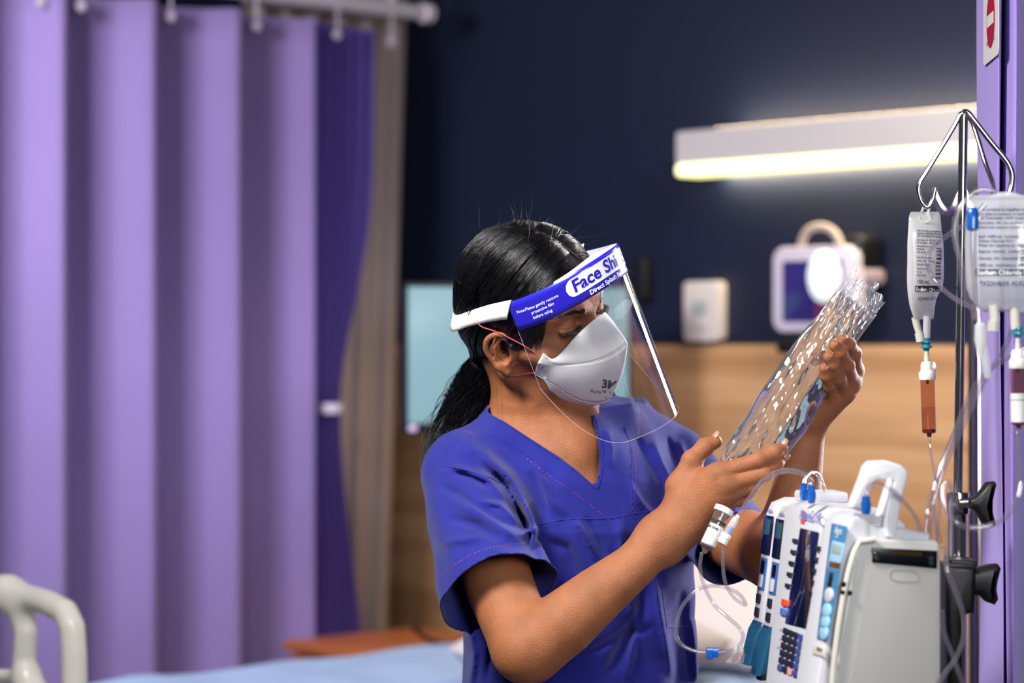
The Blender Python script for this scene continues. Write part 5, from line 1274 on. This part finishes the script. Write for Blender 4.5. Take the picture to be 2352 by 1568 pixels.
bagrect(mb, 2240, 618, 2396, 633, dep2, .0006, 16); bagtext(mb, '*X22H8:05 AUG 23', 2250, 656, 15, dep2, 0, .25)
for k in range(20):
    if k % 3 != 1: bagrect(mb, 2344, 560+k*2.6, 2366, 561.6+k*2.6, dep2, .0006, 3)
adopt(lb, mb.build('print', mat('grey_ink', '3C4250', .6), smooth=False, kind='stuff'))
mb = MB(); bagtext(mb, 'Sodium Chloride 0.9%', 2244, 630.5, 15, dep2, 0, .5, lift=.0012); adopt(lb, mb.build('white_print', mat('white_ink'), smooth=False, kind='stuff'))
o = MB().tube(spline([P(x, y, d2+.01) for x, y in ((2262, 470), (2282, 452), (2312, 446), (2340, 452), (2360, 470))], 5), .003, 10).build('hanger_weld', milky2); adopt(lb, o)
for (x, y0, y1, r, nm) in ((2285, 700, 738, .0052, 'injection_port'), (2333, 700, 756, .0052, 'outlet_port')):
    o = MB().tube([P(x-3, y0, d2), P(x, y1, d2)], r, 14).build(nm, ivory if r > 0 else ivory); adopt(lb, o)
o = MB().tube([P(2282, 736, d2), P(2281, 760, d2)], .006, 14).build('port_cap', ivory); adopt(lb, o)
dripset('drip_chamber', 'amber drip chamber with white paper label at the right frame edge', 2337, 744, d2, 1.06, .012, True)
# capped side line hanging in front of the large bag
ln = empty('capped_connector_line', P(2240, 480, 2.47)); tag(ln, 'clear connector line with small blue cap looped over the large bag', 'tube')
o = MB().tube(spline([P(x, y, 2.48) for x, y in ((2262, 470), (2240, 500), (2234, 560), (2238, 640), (2242, 700), (2240, 735))], 6), .0030, 10).build('line', tubem)
o2 = MB().lathe([(.004, 0), (.0065, .002), (.0065, .02), (.004, .024)], P(2234, 530, 2.475), UZ, 14).build('blue_cap', bluep)
o3 = MB().lathe([(.003, 0), (.006, .003), (.0065, .018), (.004, .03), (.0035, .035)], P(2252, 740, 2.48), -UZ, 14).build('connector', milky)
o4 = MB().tube([P(2255, 770, 2.52), P(2262, 815, 2.52), P(2270, 868, 2.52)], [.0035, .0052, .004], 12).build('check_valve', milky2)
adopt(ln, o, o2, o3, o4)
# ---- tubes
def tube_thing(nm, lab, pts, r, cat='tube', m=None, grp='clear drip tubes'):
    W = spline([P(*p) for p in pts], 7); o = MB().tube(W, r, 10).build(nm, m or tubem, sharp=None); tag(o, lab, cat, grp); return o
tube_thing('drip_tube', 'clear tube dropping from the amber chamber of the small bag to the pumps', [(2135, 1000, 2.74), (2138, 1040, 2.73), (2146, 1085, 2.70), (2153, 1120, 2.66), (2158, 1160, 2.62), (2155, 1205, 2.58), (2150, 1242, 2.55)], .0016)
tube_thing('drip_tube', 'clear tube sweeping from the large bag down across the pole to the pumps', [(2336, 985, 2.50), (2340, 1050, 2.49), (2345, 1110, 2.48), (2326, 1168, 2.47), (2285, 1202, 2.46), (2232, 1212, 2.46), (2192, 1196, 2.46), (2170, 1160, 2.47), (2166, 1120, 2.48), (2180, 1108, 2.48), (2186, 1150, 2.48), (2178, 1240, 2.48), (2172, 1290, 2.48)], .0028)
tube_thing('drip_tube', 'clear tube running steeply up from the pump top past the pole, lower of the pair', [(2123, 1250, 2.54), (2132, 1170, 2.55), (2150, 1110, 2.57), (2178, 1030, 2.58), (2215, 950, 2.58), (2262, 870, 2.57), (2312, 790, 2.55), (2332, 720, 2.55)], .0029)
tube_thing('drip_tube', 'clear tube running steeply up from the pump top past the pole, upper of the pair', [(2158, 1246, 2.54), (2146, 1180, 2.55), (2146, 1120, 2.56), (2165, 1060, 2.57), (2195, 985, 2.57), (2232, 900, 2.56), (2272, 850, 2.55), (2330, 812, 2.53), (2380, 780, 2.53)], .0029)
tube_thing('drip_tube', 'slack clear tube looping left of the large bag down over the pole', [(2290, 440, 2.50), (2250, 436, 2.50), (2215, 462, 2.50), (2195, 505, 2.50), (2194, 550, 2.50), (2206, 600, 2.50), (2212, 650, 2.50), (2222, 690, 2.50), (2245, 730, 2.50)], .0029)
tube_thing('drip_tube', 'thin clear tube curving out left across the small bag and back', [(2245, 505, 2.55), (2212, 518, 2.57), (2170, 545, 2.60), (2137, 575, 2.62), (2130, 605, 2.62), (2145, 640, 2.62), (2175, 672, 2.60), (2210, 695, 2.57), (2240, 706, 2.55)], .0024)
tube_thing('drip_tube', 'clear tube hanging straight down behind the large bag towards the valve', [(2246, 700, 2.54), (2250, 760, 2.53), (2256, 800, 2.53)], .0026)
tube_thing('drip_tube', 'clear tube slanting from the valve down to the crossing of the tubes', [(2268, 866, 2.52), (2250, 905, 2.53), (2222, 960, 2.54), (2190, 1030, 2.55), (2160, 1100, 2.55), (2140, 1180, 2.54), (2134, 1246, 2.53)], .0022)
tube_thing('drip_tube', 'clear tube trailing down beside the black clamp below the pump', [(2168, 1255, 2.50), (2176, 1310, 2.49), (2196, 1360, 2.49), (2212, 1410, 2.49), (2214, 1460, 2.49), (2196, 1510, 2.49), (2168, 1550, 2.49), (2140, 1600, 2.49)], .0026)
tube_thing('drip_tube', 'clear tube crossing the black clamp low at the right of the pump', [(2162, 1400, 2.50), (2168, 1450, 2.50), (2190, 1510, 2.50), (2215, 1580, 2.50)], .0026)
def bluecap(lab, x, y0, y1, d, r):
    o = MB().lathe([(r*.5, 0), (r*.8, .001), (r, .006), (r, .013), (r*.86, .0135), (r*.8, .019), (r*.5, .0195)], P(x, y1, d), UZ, 16).build('blue_connector', bluep, sharp=35); tag(o, lab, 'connector', 'blue tube connectors')
bluecap('blue tube connector on the far module, left of the two', 1847, 1118, 1150, 2.62, .0046)
bluecap('blue tube connector on the controller top, right of the two', 1864, 1122, 1156, 2.58, .0048)
bluecap('blue tube connector seen through the white carrying clip', 1989, 1148, 1182, 2.45, .0052)
tube_thing('pump_tube', 'clear tube arching from the pump connector to the white luer', [(1865, 1124, 2.58), (1862, 1106, 2.585), (1846, 1089, 2.60), (1820, 1081, 2.62), (1790, 1083, 2.65), (1755, 1102, 2.68), (1728, 1136, 2.70), (1704, 1172, 2.71), (1690, 1192, 2.71)], .0030)
tube_thing('pump_tube', 'short clear tube hooping from the left blue connector behind the controller', [(1847, 1120, 2.62), (1848, 1102, 2.64), (1858, 1088, 2.67), (1872, 1085, 2.70), (1884, 1098, 2.71), (1894, 1130, 2.70), (1904, 1170, 2.68)], .0024)
tube_thing('pump_tube', 'clear tube looping under the carrying clip and away to the right', [(1989, 1150, 2.45), (1990, 1128, 2.45), (2003, 1110, 2.46), (2028, 1113, 2.47), (2066, 1142, 2.49), (2096, 1178, 2.50), (2112, 1210, 2.51), (2120, 1246, 2.52)], .0026)
# luer joint
lj = empty('luer_joint', P(1672, 1225, 2.71)); tag(lj, 'white and blue luer joint between two clear tubes under her hand', 'connector')
a, b = P(1692, 1188, 2.71), P(1666, 1232, 2.71); ax = unit(b-a)
o = MB().lathe([(.0032, 0), (.0042, .004), (.0046, .018), (.004, .022)], a, ax, 14).build('clear_sleeve', milky2); o2 = MB().lathe([(.0035, 0), (.0035, .010)], a+ax*.012, ax, 12).build('blue_core', bluep)
o3 = MB().lathe([(.0045, 0), (.0066, .001), (.0066, .005), (.0050, .006), (.0062, .007), (.0062, .012), (.003, .013)], a+ax*.021, ax, 14).build('luer_nut', mat('cap_ivory')); adopt(lj, o, o2, o3)
tube_thing('line_loop', 'thin clear infusion line dropping from the luer joint into a loose coil', [(1662, 1244, 2.71), (1660, 1290, 2.71), (1667, 1340, 2.71), (1686, 1372, 2.71), (1712, 1389, 2.71), (1702, 1368, 2.70), (1672, 1350, 2.69), (1635, 1345, 2.69), (1598, 1357, 2.69), (1566, 1394, 2.69), (1552, 1440, 2.69), (1560, 1474, 2.69), (1588, 1492, 2.69), (1622, 1498, 2.69), (1656, 1497, 2.69), (1688, 1490, 2.69), (1706, 1468, 2.69), (1700, 1444, 2.69), (1668, 1414, 2.70), (1640, 1388, 2.71), (1618, 1346, 2.71), (1608, 1304, 2.71), (1612, 1268, 2.71)], .0021, grp='clear drip tubes')
rc_ = empty('roller_clamp', P(1637, 1499, 2.69)); tag(rc_, 'small blue clamp gripping the clear coiled line in front of her', 'clamp')
o = MB().box(P(1630, 1500, 2.688), (.0075, .010, .0125), bevel=.0015).build('clamp_body', bluep); o2 = MB().box(P(1643, 1498, 2.686), (.0062, .011, .0095), bevel=.0015).build('clamp_wheel', mat('clear_blue')); o3 = MB().box(P(1638, 1489, 2.687), (.014, .006, .002), bevel=.0006).build('clamp_lip', mat('clear_blue')); adopt(rc_, o, o2, o3)
# tag
tg = empty('warning_tag', P(1690, 1490, 2.688)); tag(tg, 'crumpled translucent warning tag wrapped round the coiled line', 'tag')
G = [[P(x+3*math.sin(j*1.3+i), y+2*math.sin(i*2+j), 2.686+.003*math.sin(i*1.7+j*1.1)) for i, (x, y) in enumerate(zip(np.linspace(x0, x1, 7), np.linspace(y0, y1, 7)))] for j, (x0, y0, x1, y1) in enumerate(((1684, 1484, 1702, 1478), (1683, 1494, 1706, 1490), (1680, 1504, 1708, 1504), (1674, 1514, 1710, 1516), (1670, 1523, 1711, 1521)))]
o = MB().grid(G).build('tag_sheet', film_mat('tag_film', (.9, .9, .92), 1.5, .1, .45, (.92, .9, .92)), sharp=None); adopt(tg, o)
mb = MB()
for k, (t_, y) in enumerate((('WARNING', 1503), ('DO NOT RE-USE', 1509), ('SINGLE USE', 1515), ('ONLY', 1520))):
    V_, F_ = text_mesh(t_, 6, .1, 'CENTER'); mb.add([P(1695+v[0]*.8, y-v[1]-v[0]*.1, 2.6805) for v in V_], F_)
adopt(tg, mb.build('lettering', mat('tag_red', '8A4A55', .6), smooth=False, kind='stuff'))
# medicine vial style chamber
vc = empty('medicine_chamber', P(1640, 1215, 2.71)); tag(vc, 'clear tilted medicine chamber with white label hanging below her hand', 'drip chamber')
a, b = P(1662, 1172, 2.72), P(1616, 1270, 2.71); ax = unit(b-a); u = np.linalg.norm(b-a); rv = .0088
pc_ = film_mat('pink_chamber', (.95, .84, .80), 1.5, .03, .12, (.9, .7, .65))
o = MB().lathe([(rv*.5, .0), (rv, .001), (rv, u*.80), (rv*.95, u*.86), (rv*.5, u*.90), (rv*.4, u*.93), (rv*.25, u)], a, ax, 28).build('barrel', pc_, sharp=30)
o2 = MB().lathe([(rv*.85, -.004), (rv*1.25, -.003), (rv*1.25, .003), (rv*.95, .004)], a, ax, 20).build('cap', mat('cap_ivory'))
lx = unit(np.cross(ax, [0, 1, 0])); G = []
for i in range(17):
    t = -2.2+i*.21; G.append([a+ax*u*s_+(lx*math.sin(t)*-1+np.cross(lx, ax)*(-1 if np.cross(lx, ax)[1] > 0 else 1)*math.cos(t)*1)*rv*1.03 for s_ in (.36, .5, .66, .82)])
o3 = MB().grid(G).build('label', mat('label_paper'), sharp=None)
o4 = MB().lathe([(rv*1.02, u*.25), (rv*1.04, u*.26), (rv*1.04, u*.285), (rv*1.02, u*.29)], a, ax, 24).build('black_ring', blk_ink)
o5 = MB().lathe([(rv*.9, u*.30), (rv*.9, u*.84)], a, ax, 20).build('medicine', film_mat('pink_fluid', (.97, .80, .74), 1.33, .02))
fr_n = np.cross(lx, ax)*(-1 if np.cross(lx, ax)[1] > 0 else 1); hx = unit(np.cross(fr_n, -ax)); hx = hx if hx[0] > 0 else -hx
mb = MB(); V_, F_ = text_mesh('Medicine', .0058, .00012, 'CENTER'); mb.add([a+ax*(u*.47-v[1])+(hx*math.sin((v[0]-.008)/rv)+fr_n*math.cos((v[0]-.008)/rv))*rv*1.07 for v in V_], F_)
for k in range(12): q = a+ax*u*(.42+.033*k)+(hx*math.sin(.75)+fr_n*math.cos(.75))*rv*1.07; mb.tube([q, q+ax*.0006], .0003, 5)
o6 = mb.build('lettering', blk_ink, smooth=False, kind='stuff'); o7 = MB().lathe([(rv*1.05, u*.80), (rv*1.06, u*.805), (rv*1.05, u*.81)], a, ax, 24).build('label_rule', blk_ink)
adopt(vc, o, o2, o3, o4, o5, o6, o7)
# ------------------------------------------------------------------ the clear bag in her hands
bagA0, bagA1 = P(1694, 1084, 2.812), P(1999, 652, 2.812); Ax = unit(bagA1-bagA0); LB = np.linalg.norm(bagA1-bagA0)
pr_ = unit(np.cross(Ax, [0, 1, 0])); pr_ = pr_ if pr_[0] > 0 else -pr_      # across, towards lower right
th_ = math.radians(22); Wx = unit(pr_*math.cos(th_)+np.array([0, 1, 0])*math.sin(th_)*1.0); Wx = unit(Wx-Ax*(Wx@Ax)); Nx = np.cross(Ax, Wx)
if Nx[1] > 0: Nx = -Nx
vk = [0, .04, .12, .3, .5, .7, .85, 1]; wl = [.026, .033, .0365, .038, .0365, .033, .030, .029]; tk = [.008, .013, .0175, .019, .018, .013, .006, .0018]; bow = [-.002, .002, .004, .004, .0, -.002, -.001, .001]
def fb_(u, v, sg):
    w_ = np.interp(v, vk, wl); t_ = np.interp(v, vk, tk); c = np.interp(v, vk, bow); f = max(0, 1-abs(u)**2.2)**.6
    wr = .0009*math.sin(u*4+v*9)*math.sin(v*31+u*3)+.0007*math.sin(u*13+v*22+2)*(1 if v < .22 or v > .62 else .25)+.0016*math.exp(-((u-.1-.3*(v-.5))/.09)**2)*(v > .1)-.0012*math.exp(-((u+.25)/.07)**2)
    end = math.exp(-(v/.12)**2)+math.exp(-((1-v)/.22)**2)
    wr += end*.0018*math.sin(u*17+v*40)+end*.001*math.sin(u*29-v*25)
    return bagA0+Ax*LB*v*(1-.01*u*u)+Wx*(w_*u*(1+.02*math.sin(v*23))+c)+Nx*(sg*(t_*f)+wr*(f if t_ > .004 else 1))
G = []; nu, nv = 44, 110
for i in range(nv+1):
    v = .90*i/nv; r = [fb_(-1+2*j/nu, v, 1) for j in range(nu+1)]+[fb_(-1+2*j/nu, v, -1) for j in range(nu-1, 0, -1)]; r.append(r[0]); G.append(r)
hb_ = empty('held_fluid_bag', bagA0); tag(hb_, 'clear crinkled bag of fluid held up in both her hands', 'fluid bag')
fluid = bpy.data.materials.new('bag_fluid'); fluid.use_nodes = True; nt = fluid.node_tree; b_ = nt.nodes['Principled BSDF']
for k_, v_ in (('Base Color', (.97, .98, 1, 1)), ('Roughness', .01), ('Transmission Weight', 1), ('IOR', 1.22)): b_.inputs[k_].default_value = v_
d_ = nt.nodes.new('ShaderNodeBsdfTranslucent'); d2_ = nt.nodes.new('ShaderNodeBsdfDiffuse'); m1 = nt.nodes.new('ShaderNodeMixShader'); m2 = nt.nodes.new('ShaderNodeMixShader'); m2.inputs[0].default_value = .08
nt.links.new(d_.outputs[0], m1.inputs[1]); nt.links.new(d2_.outputs[0], m1.inputs[2]); nt.links.new(b_.outputs[0], m2.inputs[1]); nt.links.new(m1.outputs[0], m2.inputs[2]); nt.links.new(m2.outputs[0], nt.nodes['Material Output'].inputs[0])
mb = MB().grid(G); k = len(G[0]); mb.F.append(tuple(range(k-1))); mb.F.append(tuple(range(mb.n-2, mb.n-k-1, -1)))
o = mb.build('filled_bag', fluid, sharp=None); adopt(hb_, o)
crinkle = film_mat('crinkle_film', (.93, .94, .96), 1.6, .05, .12, (.9, .92, .95))
G = []
for i in range(121):
    v = .02+.88*i/120; G.append([fb_(-.97+1.94*j/50, v, 1)+Nx*(.0012+.0009*math.sin(j*.9+4*math.sin(v*7))*(.4+math.exp(-((v-.1)/.15)**2)+math.exp(-((v-.85)/.15)**2))+.0005*math.sin(v*90+j*.5)) for j in range(51)])
o = MB().grid(G).build('outer_film', film_mat('outer_film', (.97, .975, .99), 1.75, .03, .03, (.95, .96, 1)), sharp=None); adopt(hb_, o)
def seal(sg):
    G = []
    for i in range(34):
        v = .86+.14*i/33; row = []
        for j in range(41):
            u = -1+2*j/40; e = i/33
            p = fb_(u, v, sg)+Nx*(.0035*math.sin(u*7+1+sg)*e+.0016*math.sin(u*19+v*60)*e)+Ax*(.004*math.sin(u*5.5+.6)+.003*math.sin(u*12))*e; row.append(p+Nx*sg*.0006)
        G.append(row)
    return G
for sg in (1, -1):
    g_ = np.array(seal(sg)); mb = MB().grid(g_); F2 = []
    for f in mb.F:
        c = mb.V[0][list(f)].mean(0); v = ((c-bagA0)@Ax)/LB; u = ((c-bagA0)@Wx)/.033
        if not (((v-.955)/.016)**2+((u-.0)/.16)**2 < 1): F2.append(f)
    mb.F = F2; o = mb.build('sealed_end', crinkle, sharp=None); adopt(hb_, o)
mb = MB()
for k in range(9):
    v = .28+.06*k
    for s_ in range(3 if k % 2 == 0 else 2): u0 = .18+.1*s_; mb.tube([fb_(u0, v, 1)+Nx*.0004, fb_(u0+.07, v, 1)+Nx*.0004], .0003, 4)
for t_, v, u0, sz in (('500', .36, .50, .007), ('400', .48, .50, .007), ('1000 mL', .60, -.1, .009)):
    V_, F_ = text_mesh(t_, sz, 0); mb.add([fb_(u0+q[0]/.041, v+q[1]/LB, 1)+Nx*.0005 for q in V_], F_)
adopt(hb_, mb.build('graduations', mat('bag_print', '8C8FA8', .5), smooth=False, kind='stuff'))
print('SCENE BUILT')
